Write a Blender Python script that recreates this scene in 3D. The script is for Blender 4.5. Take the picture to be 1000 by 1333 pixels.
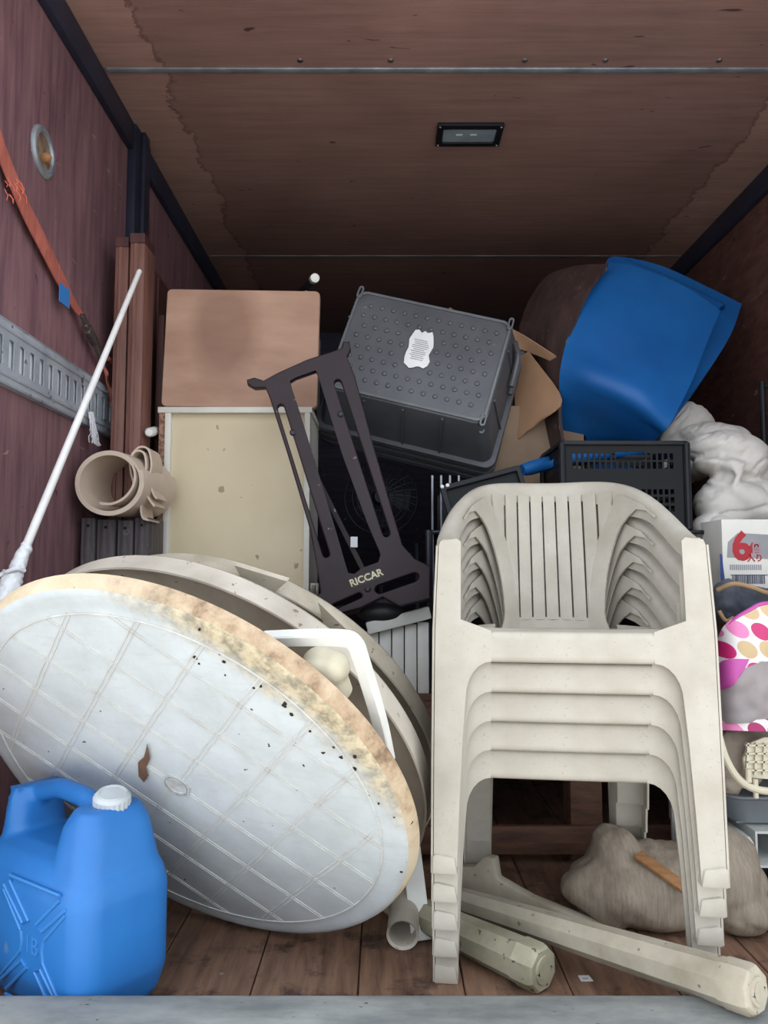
import bpy, bmesh, math, random
import numpy as np
from mathutils import Vector, Matrix, noise
random.seed(7)
for o in list(bpy.data.objects): bpy.data.objects.remove(o)
scene = bpy.context.scene
COL = scene.collection

# ------------------------------------------------------------------ camera, world, exposure
PITCH = math.radians(4.46); CAMZ = 0.8; FPX = 1000.0
cam = bpy.data.cameras.new('camera'); camo = bpy.data.objects.new('camera', cam); COL.objects.link(camo)
cam.sensor_fit = 'VERTICAL'; cam.sensor_height = 36.0; cam.lens = 36.0 * FPX / 1333.0
cam.clip_start = 0.02; cam.clip_end = 200
camo.location = (0, 0, CAMZ); camo.rotation_euler = (math.pi/2 + PITCH, 0, 0)
scene.camera = camo
w = bpy.data.worlds.new('overcast_sky'); scene.world = w; w.use_nodes = True
bgn = w.node_tree.nodes['Background']; bgn.inputs[0].default_value = (0.88, 0.94, 1.0, 1); bgn.inputs[1].default_value = 1.0
vs = scene.view_settings
vs.view_transform = 'Standard'; vs.look = 'None'; vs.gamma = 1.0; vs.use_curve_mapping = False
vs.exposure = 1.35
# sun outside: stands beyond the truck's right flank, lights the yard (which bounces up into the box), never shines in
sund = bpy.data.lights.new('sun', 'SUN'); sund.energy = 4.0; sund.angle = math.radians(1.0); sund.color = (1.0, .95, .88)
suno = bpy.data.objects.new('sun', sund); COL.objects.link(suno)
suno.rotation_euler = Vector((-.42, -.10, -.9)).to_track_quat('-Z', 'Y').to_euler()

# ------------------------------------------------------------------ picture point -> place (at a chosen real distance)
def ray(px, py):
    u = (px-500)/FPX; v = (666.5-py)/FPX; c, s = math.cos(PITCH), math.sin(PITCH)
    return Vector((u, c-v*s, s+v*c))
def at(px, py, Y): r = ray(px, py); return Vector((0, 0, CAMZ)) + r*(Y/r.y)
def atz(px, py, z): r = ray(px, py); return Vector((0, 0, CAMZ)) + r*((z-CAMZ)/r.z)
def atx(px, py, x): r = ray(px, py); return Vector((0, 0, CAMZ)) + r*(x/r.x)

# ------------------------------------------------------------------ materials
def lin(c):
    c = [x/255.0 for x in c[:3]]
    return tuple((x/12.92 if x <= .04045 else ((x+.055)/1.055)**2.4) for x in c) + (1,)
class NT:
    def __init__(s, name):
        s.m = bpy.data.materials.new(name); s.m.use_nodes = True; s.t = s.m.node_tree
        s.b = s.t.nodes['Principled BSDF']
    def n(s, typ, **kw):
        x = s.t.nodes.new(typ)
        for k, v in kw.items():
            if k in x.inputs: x.inputs[k].default_value = v
            else: setattr(x, k, v)
        return x
    def l(s, a, b): s.t.links.new(a, b)
    def coord(s, scale=(1, 1, 1)):
        c = s.n('ShaderNodeTexCoord'); m = s.n('ShaderNodeMapping'); m.inputs['Scale'].default_value = scale
        s.l(c.outputs['Object'], m.inputs[0]); return m.outputs[0]
    def noise(s, vec, scale, detail=4, rough=.55, dist=0):
        x = s.n('ShaderNodeTexNoise'); x.inputs['Scale'].default_value = scale; x.inputs['Detail'].default_value = detail
        x.inputs['Roughness'].default_value = rough; x.inputs['Distortion'].default_value = dist
        s.l(vec, x.inputs['Vector']); return x.outputs['Fac']
    def ramp(s, fac, stops):
        r = s.n('ShaderNodeValToRGB'); e = r.color_ramp.elements
        while len(e) < len(stops): e.new(.5)
        for k, (p, c) in enumerate(stops): e[k].position = p; e[k].color = c if len(c) == 4 else lin(c)
        s.l(fac, r.inputs[0]); return r.outputs[0]
    def mix(s, fac, a, b, mode='MIX'):
        x = s.n('ShaderNodeMix', data_type='RGBA', blend_type=mode)
        if isinstance(fac, (int, float)): x.inputs[0].default_value = fac
        else: s.l(fac, x.inputs[0])
        for v, i in ((a, 6), (b, 7)):
            if isinstance(v, tuple): x.inputs[i].default_value = v if len(v) == 4 else lin(v)
            else: s.l(v, x.inputs[i])
        return x.outputs[2]
    def math(s, op, a, b=0.0, clamp=False):
        x = s.n('ShaderNodeMath', operation=op, use_clamp=clamp)
        for v, i in ((a, 0), (b, 1)):
            if isinstance(v, (int, float)): x.inputs[i].default_value = v
            else: s.l(v, x.inputs[i])
        return x.outputs[0]
    def bump(s, h, strength, dist=.01):
        b = s.n('ShaderNodeBump'); b.inputs['Strength'].default_value = strength; b.inputs['Distance'].default_value = dist
        s.l(h, b.inputs['Height']); s.l(b.outputs[0], s.b.inputs['Normal'])
BW = lambda v: (v, v, v, 1)
def mat(name, c1, c2=None, rough=.55, scale=6, stretch=(1, 1, 1), metal=0, bump=0, bscale=60, spec=.5, specks=None, lo=.35, hi=.68):
    k = NT(name); b = k.b
    b.inputs['Roughness'].default_value = rough; b.inputs['Metallic'].default_value = metal
    b.inputs['Specular IOR Level'].default_value = spec
    v = k.coord(stretch)
    c2 = c2 or tuple(x*.85 for x in c1)
    f = k.noise(v, scale, 6, .6)
    col = k.ramp(f, [(lo, c2), (hi, c1)])
    if specks:
        s = k.ramp(k.noise(v, specks[1], 2, .5), [(specks[2], BW(0)), (specks[2]+.03, BW(1))])
        col = k.mix(s, col, specks[0])
    k.l(col, b.inputs['Base Color'])
    if bump: k.bump(k.noise(v, bscale, 4), bump, .004)
    return k.m

M = {}
def plywood(name, base, dark, stain_x=None, stretch=(1, 14, 14)):
    k = NT(name); v = k.coord(); g = k.coord(stretch)
    col = k.ramp(k.noise(g, 3.0, 7, .65, .4), [(.3, dark), (.7, base)])
    big = k.ramp(k.noise(v, 1.6, 4, .6), [(.35, BW(.72)), (.7, BW(1.0))])
    col = k.mix(1.0, col, big, 'MULTIPLY')
    # scuffs: pale scratches and dark nicks
    sc = k.ramp(k.noise(k.coord((9, 2, 9)), 4.5, 2, .4, 1.5), [(.735, BW(0)), (.76, BW(.55))])
    col = k.mix(sc, col, (176, 150, 138))
    nk = k.ramp(k.noise(k.coord((3, 10, 10)), 3.2, 2, .4, 1.0), [(.745, BW(0)), (.765, BW(.8))])
    col = k.mix(nk, col, (50, 34, 34))
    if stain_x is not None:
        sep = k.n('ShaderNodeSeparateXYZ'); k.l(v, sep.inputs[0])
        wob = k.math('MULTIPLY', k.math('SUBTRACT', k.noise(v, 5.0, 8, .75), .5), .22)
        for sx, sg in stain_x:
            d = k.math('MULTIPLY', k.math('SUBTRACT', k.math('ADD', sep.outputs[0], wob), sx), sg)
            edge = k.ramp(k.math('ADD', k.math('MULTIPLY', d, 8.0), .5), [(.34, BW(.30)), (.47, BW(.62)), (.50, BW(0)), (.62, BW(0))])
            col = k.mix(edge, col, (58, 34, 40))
    k.l(col, k.b.inputs['Base Color']); k.b.inputs['Roughness'].default_value = .62
    k.b.inputs['Specular IOR Level'].default_value = .25
    k.bump(k.noise(g, 18, 3), .12, .003)
    return k.m
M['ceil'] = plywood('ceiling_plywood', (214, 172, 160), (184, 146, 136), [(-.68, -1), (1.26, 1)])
M['lwall'] = plywood('wall_plywood_red', (156, 118, 122), (108, 78, 88), stretch=(14, 14, 1.2))
M['rwall'] = plywood('wall_plywood_brown', (128, 92, 84), (88, 58, 56), stretch=(14, 3, 8))
M['fwall'] = plywood('front_wall_navy_haze', (70, 68, 88), (48, 46, 64))  # navy glare haze put into the front wall's base colour
def floormat():
    k = NT('floor_boards'); v = k.coord(); g = k.coord((9, 1, 9))
    col = k.ramp(k.noise(g, 5, 6, .65, .3), [(.3, (92, 68, 56)), (.7, (140, 108, 88))])
    d = k.ramp(k.noise(v, 9, 6, .7), [(.52, BW(0)), (.64, BW(.85))])
    col = k.mix(d, col, (46, 34, 32))
    s = k.ramp(k.noise(v, 26, 3, .6), [(.70, BW(0)), (.73, BW(.7))])
    col = k.mix(s, col, (150, 138, 128))
    k.l(col, k.b.inputs['Base Color']); k.b.inputs['Roughness'].default_value = .6
    k.bump(k.noise(g, 20, 4), .3, .004); return k.m
M['floor'] = floormat()
M['steel'] = mat('sill_steel', (140, 142, 140), (104, 107, 108), .6, 7, (1, 3, 3), metal=.1, bump=.15, specks=((60, 60, 62), 60, .72))
M['navy'] = mat('dark_steel_navy_shade', (40, 46, 66), (26, 30, 46), .5, 5)  # dark trim steel; the blue tint stands in for navy shadow
M['alu'] = mat('aluminium', (168, 174, 182), (120, 126, 136), .45, 9, (1, 1, 1), metal=.45)
M['rail'] = mat('galvanised_rail', (176, 182, 192), (140, 148, 160), .5, 8, metal=.1, specks=((88, 82, 84), 30, .68))
M['slotdark'] = mat('rail_back', (226, 230, 234), (204, 208, 214), .6)
M['concrete'] = mat('yard_concrete', (168, 166, 160), (140, 138, 132), .9, 3)
M['chairp'] = mat('aged_white_plastic', (182, 176, 166), (166, 159, 147), .5, 9, spec=.35, specks=((168, 159, 145), 150, .66), bump=.05, bscale=120)
M['legp'] = mat('weathered_cream_plastic', (186, 178, 163), (150, 141, 123), .55, 7, (1, 1, 1), specks=((120, 110, 92), 70, .70))
M['mossp'] = mat('mossy_plastic', (170, 164, 146), (132, 130, 104), .6, 9, specks=((84, 80, 62), 60, .66))
M['tablep'] = mat('aged_table_plastic', (196, 188, 176), (164, 155, 144), .55, 6, specks=((120, 108, 92), 60, .70))
M['whitep'] = mat('white_plastic', (226, 226, 222), (206, 206, 202), .45, 6)
M['blackdirt'] = mat('dark_grey_inside', (92, 90, 92), (66, 64, 68), .7, 6)
M['capw'] = mat('translucent_white_cap', (186, 192, 196), (168, 174, 180), .35, 9)
M['jug'] = mat('blue_polyethylene', (40, 114, 184), (34, 100, 170), .42, 4, spec=.4, specks=((112, 136, 148), 7, .735))
M['jugline'] = mat('blue_polyethylene_ridge', (58, 128, 196), (50, 118, 186), .4, 4)
M['ironp'] = mat('dark_plum_cast_iron', (44, 31, 38), (33, 22, 28), .5, 7, spec=.3, specks=((128, 110, 100), 45, .76))
M['ironblack'] = mat('black_iron', (34, 32, 40), (22, 22, 30), .5, 9)
M['letter'] = mat('pale_brass_lettering', (214, 206, 178), (180, 170, 140), .5, 30)
M['hard'] = mat('brown_hardboard', (168, 124, 98), (146, 104, 82), .6, 3, spec=.25, lo=.4, hi=.62)
M['cream'] = mat('cream_laminate', (206, 192, 162), (196, 180, 150), .5, 3, specks=((150, 134, 108), 24, .72))
M['whitelam'] = mat('white_laminate', (218, 216, 208), (198, 196, 188), .45, 4)
M['chip'] = mat('raw_chipboard', (164, 126, 104), (104, 74, 62), .85, 90, lo=.42, hi=.6)
M['bin'] = mat('charcoal_plastic', (86, 88, 94), (68, 70, 76), .45, 4, specks=((128, 130, 132), 40, .74))
M['binrim'] = mat('charcoal_plastic_edge', (104, 108, 112), (80, 84, 90), .4, 6)
M['black'] = mat('black_plastic', (14, 15, 20), (9, 10, 15), .5, 6, spec=.2)
M['blacksoft'] = mat('black_satin', (30, 31, 37), (20, 22, 28), .5, 6, spec=.25)
M['wire'] = mat('dark_wire', (40, 42, 50), (26, 28, 36), .4, 6, metal=.5)
M['screen'] = mat('dark_screen_glass', (16, 20, 24), (12, 15, 20), .5, 3, spec=.2)
M['mat_blue'] = mat('blue_vinyl', (20, 92, 158), (14, 78, 142), .5, 3, spec=.35)
M['mat_brown'] = mat('brown_backing', (74, 54, 50), (48, 36, 36), .6, 30, (1, 1, .15), specks=((120, 108, 100), 90, .70))
M['card'] = mat('cardboard', (164, 128, 100), (148, 114, 88), .8, 5)
M['card2'] = mat('cardboard_dull', (134, 112, 92), (116, 96, 78), .8, 5)
M['duvet'] = mat('white_quilt_cloth', (198, 194, 190), (184, 180, 176), .85, 12, spec=.15, bump=.1, bscale=25)
M['sackm'] = None
M['mattress'] = mat('beige_rubber_mat', (206, 188, 172), (186, 168, 152), .6, 6)
M['matedge'] = mat('beige_mat_edge', (202, 176, 156), (180, 154, 134), .7, 20)
M['timber'] = mat('weathered_dark_timber', (92, 84, 84), (50, 46, 52), .75, 5, (12, 12, 1), specks=((150, 140, 132), 26, .70))
M['board'] = mat('reddish_board', (128, 88, 78), (100, 66, 58), .55, 5, (10, 10, 1))
M['boarddk'] = mat('dark_red_board', (86, 50, 46), (62, 36, 36), .6, 5, (10, 10, 1))
M['wood'] = mat('rough_brown_wood', (112, 78, 60), (76, 52, 42), .75, 5, (2, 12, 12))
M['woodtan'] = mat('tan_wood', (172, 126, 84), (140, 98, 62), .65, 6, (2, 12, 12))
M['strap'] = mat('orange_webbing', (186, 106, 90), (160, 84, 74), .8, 30, (3, 3, .4))
M['bluetag'] = mat('blue_tape', (52, 132, 206), (44, 120, 192), .5, 4)
M['metal'] = mat('tarnished_metal', (128, 124, 118), (78, 72, 70), .4, 14, metal=.7)
M['polew'] = mat('white_pole_coating', (228, 228, 228), (208, 208, 208), .4, 8)
M['film'] = mat('clear_plastic_bag', (222, 224, 228), (196, 200, 206), .3, 20, bump=.4, bscale=30)
M['red'] = mat('red_print', (172, 30, 44), (160, 26, 40), .6)
M['bluep'] = mat('blue_print', (32, 62, 140), (26, 52, 126), .6)
M['navyp'] = mat('navy_print', (40, 48, 84), (34, 40, 74), .6)
M['greyp'] = mat('grey_print', (150, 150, 156), (136, 136, 142), .6)
M['cartonw'] = mat('white_carton', (222, 220, 214), (206, 204, 198), .7, 4)
M['denim'] = mat('slate_grey_cloth', (96, 102, 114), (62, 66, 78), .9, 14, bump=.3, bscale=40)
M['tanband'] = mat('tan_binding', (170, 140, 106), (146, 118, 88), .8, 12)
M['pinktrim'] = mat('magenta_vinyl', (206, 92, 178), (186, 72, 158), .45, 5)
M['creamcloth'] = mat('cream_cloth', (206, 192, 178), (178, 164, 152), .85, 10, bump=.2, bscale=18)
M['creamp'] = mat('ivory_plastic', (224, 218, 196), (208, 200, 176), .45, 6)
M['tray'] = mat('grey_tray_plastic', (132, 138, 142), (112, 118, 124), .45, 5)
M['gutter'] = mat('pvc_white', (212, 214, 212), (188, 190, 188), .45, 6, specks=((130, 126, 120), 50, .72))
M['paper'] = mat('printed_paper', (226, 226, 228), (206, 206, 210), .7, 8)
M['leaf'] = mat('dry_leaf', (112, 82, 62), (84, 60, 46), .8, 20)
M['clearpl'] = mat('dirty_clear_plastic', (170, 162, 164), (146, 138, 142), .35, 6)

# ------------------------------------------------------------------ mesh helpers
def wloc(o):
    v = Vector((0, 0, 0))
    while o is not None: v += o.location; o = o.parent
    return v
def finish(name, me, m, parent=None, smooth=35):
    o = bpy.data.objects.new(name, me); COL.objects.link(o)
    if isinstance(m, (list, tuple)):
        for x in m: me.materials.append(x)
    else: me.materials.append(m)
    if parent is not None:
        off = wloc(parent)
        if off.length > 0: me.transform(Matrix.Translation(-off))
        o.parent = parent
    if smooth:
        me.polygons.foreach_set('use_smooth', [True]*len(me.polygons))
        me.set_sharp_from_angle(angle=math.radians(smooth))
    return o
class MB:
    def __init__(s): s.v = []; s.f = []; s.mi = []; s.cur = 0
    def add(s, vs, fs):
        b = len(s.v); s.v += [tuple(x) for x in vs]; s.f += [tuple(b+i for i in q) for q in fs]; s.mi += [s.cur]*len(fs); return s
    def box(s, a, b):
        (x0, y0, z0), (x1, y1, z1) = a, b
        return s.add([(x0,y0,z0),(x1,y0,z0),(x1,y1,z0),(x0,y1,z0),(x0,y0,z1),(x1,y0,z1),(x1,y1,z1),(x0,y1,z1)],
                     [(0,3,2,1),(4,5,6,7),(0,1,5,4),(1,2,6,5),(2,3,7,6),(3,0,4,7)])
    def bar(s, p, q, wd, ht, up=(0, 0, 1), w2=None, h2=None):
        p = Vector(p); q = Vector(q); d = (q-p).normalized(); up = Vector(up)
        sx = d.cross(up).normalized(); uz = sx.cross(d).normalized(); w2 = w2 or wd; h2 = h2 or ht
        vs = []
        for c, a, h in ((p, wd, ht), (q, w2, h2)):
            for i, j in ((-1,-1),(1,-1),(1,1),(-1,1)): vs.append(c + sx*(i*a/2) + uz*(j*h/2))
        return s.add(vs, [(0,3,2,1),(4,5,6,7),(0,1,5,4),(1,2,6,5),(2,3,7,6),(3,0,4,7)])
    def tube(s, pts, r, n=10, cap=True, closed=False, sect=None, up=None):
        pts = [Vector(p) for p in pts]; N = len(pts)
        rs = r if isinstance(r, (list, tuple)) else [r]*N
        tang = []
        for i in range(N):
            a = pts[(i-1) % N] if (closed or i > 0) else pts[i]; b = pts[(i+1) % N] if (closed or i < N-1) else pts[i]
            tang.append((b-a).normalized())
        ref = Vector(up) if up else (Vector((0,0,1)) if abs(tang[0].z) < .9 else Vector((1,0,0)))
        x = tang[0].cross(ref).normalized(); vs = []
        sect = sect or [(math.cos(2*math.pi*k/n), math.sin(2*math.pi*k/n)) for k in range(n)]; n = len(sect)
        for i in range(N):
            t = tang[i]
            if up: x = t.cross(Vector(up)).normalized()
            else: x = (x - t*x.dot(t)).normalized()
            y = t.cross(x)
            for (cx, cy) in sect: vs.append(pts[i] + x*(cx*rs[i]) + y*(cy*rs[i]))
        fs = []
        for i in range(N if closed else N-1):
            a = i*n; b = ((i+1) % N)*n
            for k in range(n): fs.append((a+k, a+(k+1) % n, b+(k+1) % n, b+k))
        if cap and not closed: fs.append(tuple(reversed(range(n)))); fs.append(tuple(range((N-1)*n, N*n)))
        return s.add(vs, fs)
    def lathe(s, prof, n=48, o=(0,0,0), cap0=True, cap1=True):
        o = Vector(o); vs = []; fs = []
        for (r, z) in prof:
            for k in range(n):
                a = 2*math.pi*k/n; vs.append(o + Vector((r*math.cos(a), r*math.sin(a), z)))
        for i in range(len(prof)-1):
            for k in range(n): fs.append((i*n+k, i*n+(k+1) % n, (i+1)*n+(k+1) % n, (i+1)*n+k))
        if cap0: fs.append(tuple(reversed(range(n))))
        if cap1: fs.append(tuple(range((len(prof)-1)*n, len(prof)*n)))
        return s.add(vs, fs)
    def prism(s, poly, o, ex, ey, ez, d):
        o, ex, ey, ez = Vector(o), Vector(ex), Vector(ey), Vector(ez); n = len(poly)
        vs = [o+ex*x+ey*y for x, y in poly] + [o+ex*x+ey*y+ez*d for x, y in poly]
        return s.add(vs, [tuple(reversed(range(n))), tuple(range(n, 2*n))] + [(k, (k+1) % n, n+(k+1) % n, n+k) for k in range(n)])
    def grid(s, P, thick=0, closed_u=False):
        # P[i][j] Vectors, optional thickness along the normal
        nu = len(P); nv = len(P[0]); b = []
        for i in range(nu):
            for j in range(nv): b.append(Vector(P[i][j]))
        fs = []
        for i in range(nu if closed_u else nu-1):
            for j in range(nv-1):
                a = i*nv+j; c = ((i+1) % nu)*nv+j; fs.append((a, a+1, c+1, c))
        if not thick: return s.add(b, fs)
        nrm = []
        for i in range(nu):
            for j in range(nv):
                if closed_u: du = b[((i+1) % nu)*nv+j]-b[((i-1) % nu)*nv+j]
                else: du = b[min(i+1, nu-1)*nv+j]-b[max(i-1, 0)*nv+j]
                dv = b[i*nv+min(j+1, nv-1)]-b[i*nv+max(j-1, 0)]
                x = du.cross(dv); nrm.append(x.normalized() if x.length > 1e-12 else Vector((0,0,1)))
        top = b; bot = [p+q*thick for p, q in zip(b, nrm)]; N = len(b)
        F = list(fs) + [tuple(N+k for k in reversed(q)) for q in fs]
        for i in range(nu if closed_u else nu-1):
            c = (i+1) % nu
            F.append((i*nv, c*nv, N+c*nv, N+i*nv)); F.append((c*nv+nv-1, i*nv+nv-1, N+i*nv+nv-1, N+c*nv+nv-1))
        if not closed_u:
            for j in range(nv-1):
                F.append((j+1, j, N+j, N+j+1)); a = (nu-1)*nv; F.append((a+j, a+j+1, N+a+j+1, N+a+j))
        return s.add(top+bot, F)
    def mesh(s, name, bevel=0, seg=2, bang=30, fix=True):
        me = bpy.data.meshes.new(name); me.from_pydata(s.v, [], s.f)
        if any(s.mi): me.polygons.foreach_set('material_index', s.mi)
        bm = bmesh.new(); bm.from_mesh(me)
        if fix: bmesh.ops.recalc_face_normals(bm, faces=bm.faces)
        if bevel:
            es = [e for e in bm.edges if len(e.link_faces) == 2 and e.calc_face_angle(0) > math.radians(bang)]
            bmesh.ops.bevel(bm, geom=es, offset=bevel, segments=seg, affect='EDGES', profile=.5, clamp_overlap=True)
        bm.to_mesh(me); bm.free(); return me
    def build(s, name, m, parent=None, bevel=0, seg=2, smooth=35, bang=30):
        return finish(name, s.mesh(name, bevel, seg, bang), m, parent, smooth)
def tag(o, label=None, cat=None, group=None, kind=None):
    if label: o['label'] = label
    if cat: o['category'] = cat
    if group: o['group'] = group
    if kind: o['kind'] = kind
    return o
def root(name, loc, label, cat, group=None):
    o = bpy.data.objects.new(name, None); COL.objects.link(o); o.location = loc; o.empty_display_size = .1
    return tag(o, label, cat, group)
def kids(o): return [c for c in bpy.data.objects if c.parent == o]
def copy_tree(o, parent=None):
    c = o.copy(); COL.objects.link(c); c.parent = parent
    for ch in kids(o): copy_tree(ch, c)
    return c
def flat2d(loops, thick, o, ex, ey, bevel=0, res=1):
    """plate with holes: loops[0] outline, rest holes; lies in the ex/ey plane, centred on it"""
    cu = bpy.data.curves.new('tmp', 'CURVE'); cu.dimensions = '2D'; cu.fill_mode = 'BOTH'
    cu.extrude = max(thick/2-bevel, .0002); cu.bevel_depth = bevel; cu.bevel_resolution = res; cu.offset = -bevel
    for L in loops:
        sp = cu.splines.new('POLY'); sp.points.add(len(L)-1); sp.use_cyclic_u = True
        for k, (x, y) in enumerate(L): sp.points[k].co = (x, y, 0, 1)
    ob = bpy.data.objects.new('tmp', cu); COL.objects.link(ob)
    dg = bpy.context.evaluated_depsgraph_get(); me = bpy.data.meshes.new_from_object(ob.evaluated_get(dg))
    bpy.data.objects.remove(ob); bpy.data.curves.remove(cu)
    ex = Vector(ex).normalized(); ey = Vector(ey); ey = (ey-ex*ey.dot(ex)).normalized(); ez = ex.cross(ey)
    Mx = Matrix(((ex.x, ey.x, ez.x, o[0]), (ex.y, ey.y, ez.y, o[1]), (ex.z, ey.z, ez.z, o[2]), (0, 0, 0, 1)))
    me.transform(Mx); me.materials.clear(); return me
def textmesh(txt, size, o, ex, ey, depth=.001, align='CENTER', bold=0):
    cu = bpy.data.curves.new('tmp', 'FONT'); cu.body = txt; cu.size = size; cu.extrude = depth; cu.align_x = align; cu.align_y = 'CENTER'; cu.offset = bold
    cu.resolution_u = 3
    ob = bpy.data.objects.new('tmp', cu); COL.objects.link(ob)
    dg = bpy.context.evaluated_depsgraph_get(); me = bpy.data.meshes.new_from_object(ob.evaluated_get(dg))
    bpy.data.objects.remove(ob); bpy.data.curves.remove(cu)
    ex = Vector(ex).normalized(); ey = Vector(ey); ey = (ey-ex*ey.dot(ex)).normalized(); ez = ex.cross(ey)
    me.transform(Matrix(((ex.x, ey.x, ez.x, o[0]), (ex.y, ey.y, ez.y, o[1]), (ex.z, ey.z, ez.z, o[2]), (0, 0, 0, 1)))); me.materials.clear(); return me
def rrect(x0, y0, x1, y1, r, n=4):
    P = []
    for cx, cy, a0 in ((x1-r, y0+r, -90), (x1-r, y1-r, 0), (x0+r, y1-r, 90), (x0+r, y0+r, 180)):
        for k in range(n+1):
            a = math.radians(a0+90*k/n); P.append((cx+r*math.cos(a), cy+r*math.sin(a)))
    return P
def slot2d(p, q, wd, n=5):
    p = Vector(p); q = Vector(q); d = (q-p).normalized(); a0 = math.atan2(d.y, d.x); P = []
    for c, b in ((q, a0-math.pi/2), (p, a0+math.pi/2)):
        for k in range(n+1):
            a = b+math.pi*k/n; P.append((c.x+wd/2*math.cos(a), c.y+wd/2*math.sin(a)))
    return P
def cr(pts, n):
    """Catmull-Rom through points -> n+1 samples"""
    P = [Vector(p) for p in pts]; out = []; S = len(P)-1
    for k in range(n+1):
        t = k*S/n; i = min(int(t), S-1); f = t-i
        p0 = P[i-1] if i > 0 else P[i]*2-P[i+1]; p1 = P[i]; p2 = P[i+1]; p3 = P[i+2] if i+2 <= S else P[i+1]*2-P[i]
        out.append(.5*((2*p1)+(p2-p0)*f+(2*p0-5*p1+4*p2-p3)*f*f+(3*p1-p0-3*p2+p3)*f**3))
    return out
def patch(rows, nu=24, nv=24, wr=0, ws=8, seed=0):
    R = [cr(r, nv) for r in rows]; G = [cr([R[k][j] for k in range(len(R))], nu) for j in range(nv+1)]
    G = [[G[j][i] for j in range(nv+1)] for i in range(nu+1)]
    if wr:
        for row in G:
            for j, p in enumerate(row):
                row[j] = p + Vector((0, -1, 0))*(wr*noise.noise(p*ws+Vector((seed, 0, 0))))
    return G
def blob(parts, voxel=.008, smooth=4, wr=0, ws=10, seed=0, ridged=False):
    """one soft body from overlapping ellipsoids / tubes, fused by voxel remesh"""
    mb = MB()
    for p in parts:
        if p[0] == 'e':
            _, c, r, rot = p
            bm = bmesh.new(); bmesh.ops.create_icosphere(bm, subdivisions=3, radius=1)
            X = Matrix.Translation(c) @ rot.to_4x4() @ Matrix.Diagonal((*r, 1)); bm.transform(X)
            bm.verts.index_update(); mb.add([v.co.copy() for v in bm.verts], [tuple(v.index for v in f.verts) for f in bm.faces]); bm.free()
        elif p[0] == 't': mb.tube(p[1], p[2], 14)
        elif p[0] == 'm': mb.add(p[1].v, p[1].f)
    me = mb.mesh('tmp'); ob = bpy.data.objects.new('tmp', me); COL.objects.link(ob)
    r = ob.modifiers.new('r', 'REMESH'); r.mode = 'VOXEL'; r.voxel_size = voxel
    if smooth: s = ob.modifiers.new('s', 'SMOOTH'); s.iterations = smooth; s.factor = .5
    dg = bpy.context.evaluated_depsgraph_get(); out = bpy.data.meshes.new_from_object(ob.evaluated_get(dg))
    bpy.data.objects.remove(ob)
    if wr:
        nr = [v.normal.copy() for v in out.vertices]
        for v, n in zip(out.vertices, nr):
            q = v.co*ws+Vector((seed, seed*.3, 0))
            if ridged: h = (abs(noise.noise(q))*2 - .5 + .5*abs(noise.noise(q*2.1)))
            else: h = noise.noise(q)+.5*noise.noise(q*2.3)
            v.co += n*(wr*h)
    return out
ID = Matrix.Identity(3)
def struct(o): o['kind'] = 'structure'; return o

# ------------------------------------------------------------------ the truck box
ZC = 2.32; XL = -.87; XR = 1.457; YB = 4.8; Y0 = 1.38
# floor with boards
fl = MB().box((XL-.03, Y0, -.06), (XR+.03, YB, -.012)).build('floor', M['floor']); struct(fl)
x = XL; k = 0
while x < XR-.01:
    wd = min(.205, XR-x)
    MB().box((x+.0015, Y0, -.014), (x+wd-.0015, YB, 0)).build('plank', M['floor'], fl, bevel=.0015, seg=1)
    x += wd; k += 1
# ceiling panels + joint bars
cl = MB().box((XL-.03, Y0-.02, ZC+.012), (XR+.03, YB, ZC+.05)).build('ceiling', M['ceil']); struct(cl)
yb1 = atz(560, 90, ZC).y; yb2 = atz(500, 333, ZC).y
for a, b in ((Y0-.02, yb1-.004), (yb1+.004, yb2-.002), (yb2+.002, YB)):
    MB().box((XL, a, ZC), (XR, b, ZC+.014)).build('panel', M['ceil'], cl)
t = MB().box((XL+.03, yb1-.011, ZC-.007), (XR-.03, yb1+.011, ZC)).build('trim_1', M['alu'], bevel=.003); struct(t)
t = MB().box((XL+.03, yb2-.004, ZC-.002), (XR-.03, yb2+.004, ZC)).build('trim_2', M['alu']); struct(t)
for xx, yy in ((-.25, yb1-.04), (.02, yb1-.04), (.42, yb1-.04), (.66, yb1-.04), (1.0, yb1-.04)):
    MB().lathe([(.009, 0), (.008, -.003), (.004, -.005)], 12, (xx, yy, ZC)).build('screw', M['metal'], cl)
# walls
wl = MB().box((XL-.04, Y0-.02, -.06), (XL, YB, ZC)).build('wall_left', M['lwall']); struct(wl)
wr_ = MB().box((XR, Y0-.02, -.06), (XR+.04, YB, ZC)).build('wall_right', M['rwall']); struct(wr_)
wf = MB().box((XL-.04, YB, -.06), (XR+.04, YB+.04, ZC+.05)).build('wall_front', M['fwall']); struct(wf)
# corner trims (steel angle) and pillar
struct(MB().box((XL, Y0-.02, ZC-.092), (XL+.022, 2.50, ZC)).build('trim_3', M['navy'], bevel=.004))
struct(MB().box((XL, 2.66, ZC-.092), (XL+.022, YB, ZC)).build('trim_4', M['navy'], bevel=.004))
struct(MB().box((XR-.022, Y0-.02, ZC-.092), (XR, YB, ZC)).build('trim_5', M['navy'], bevel=.004))
m = MB(); m.box((XL, 2.50, 0), (XL+.03, 2.66, ZC)); m.box((XL+.03, 2.55, 0), (XL+.045, 2.60, ZC))
struct(m.build('trim_6', M['navy'], bevel=.004))
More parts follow.
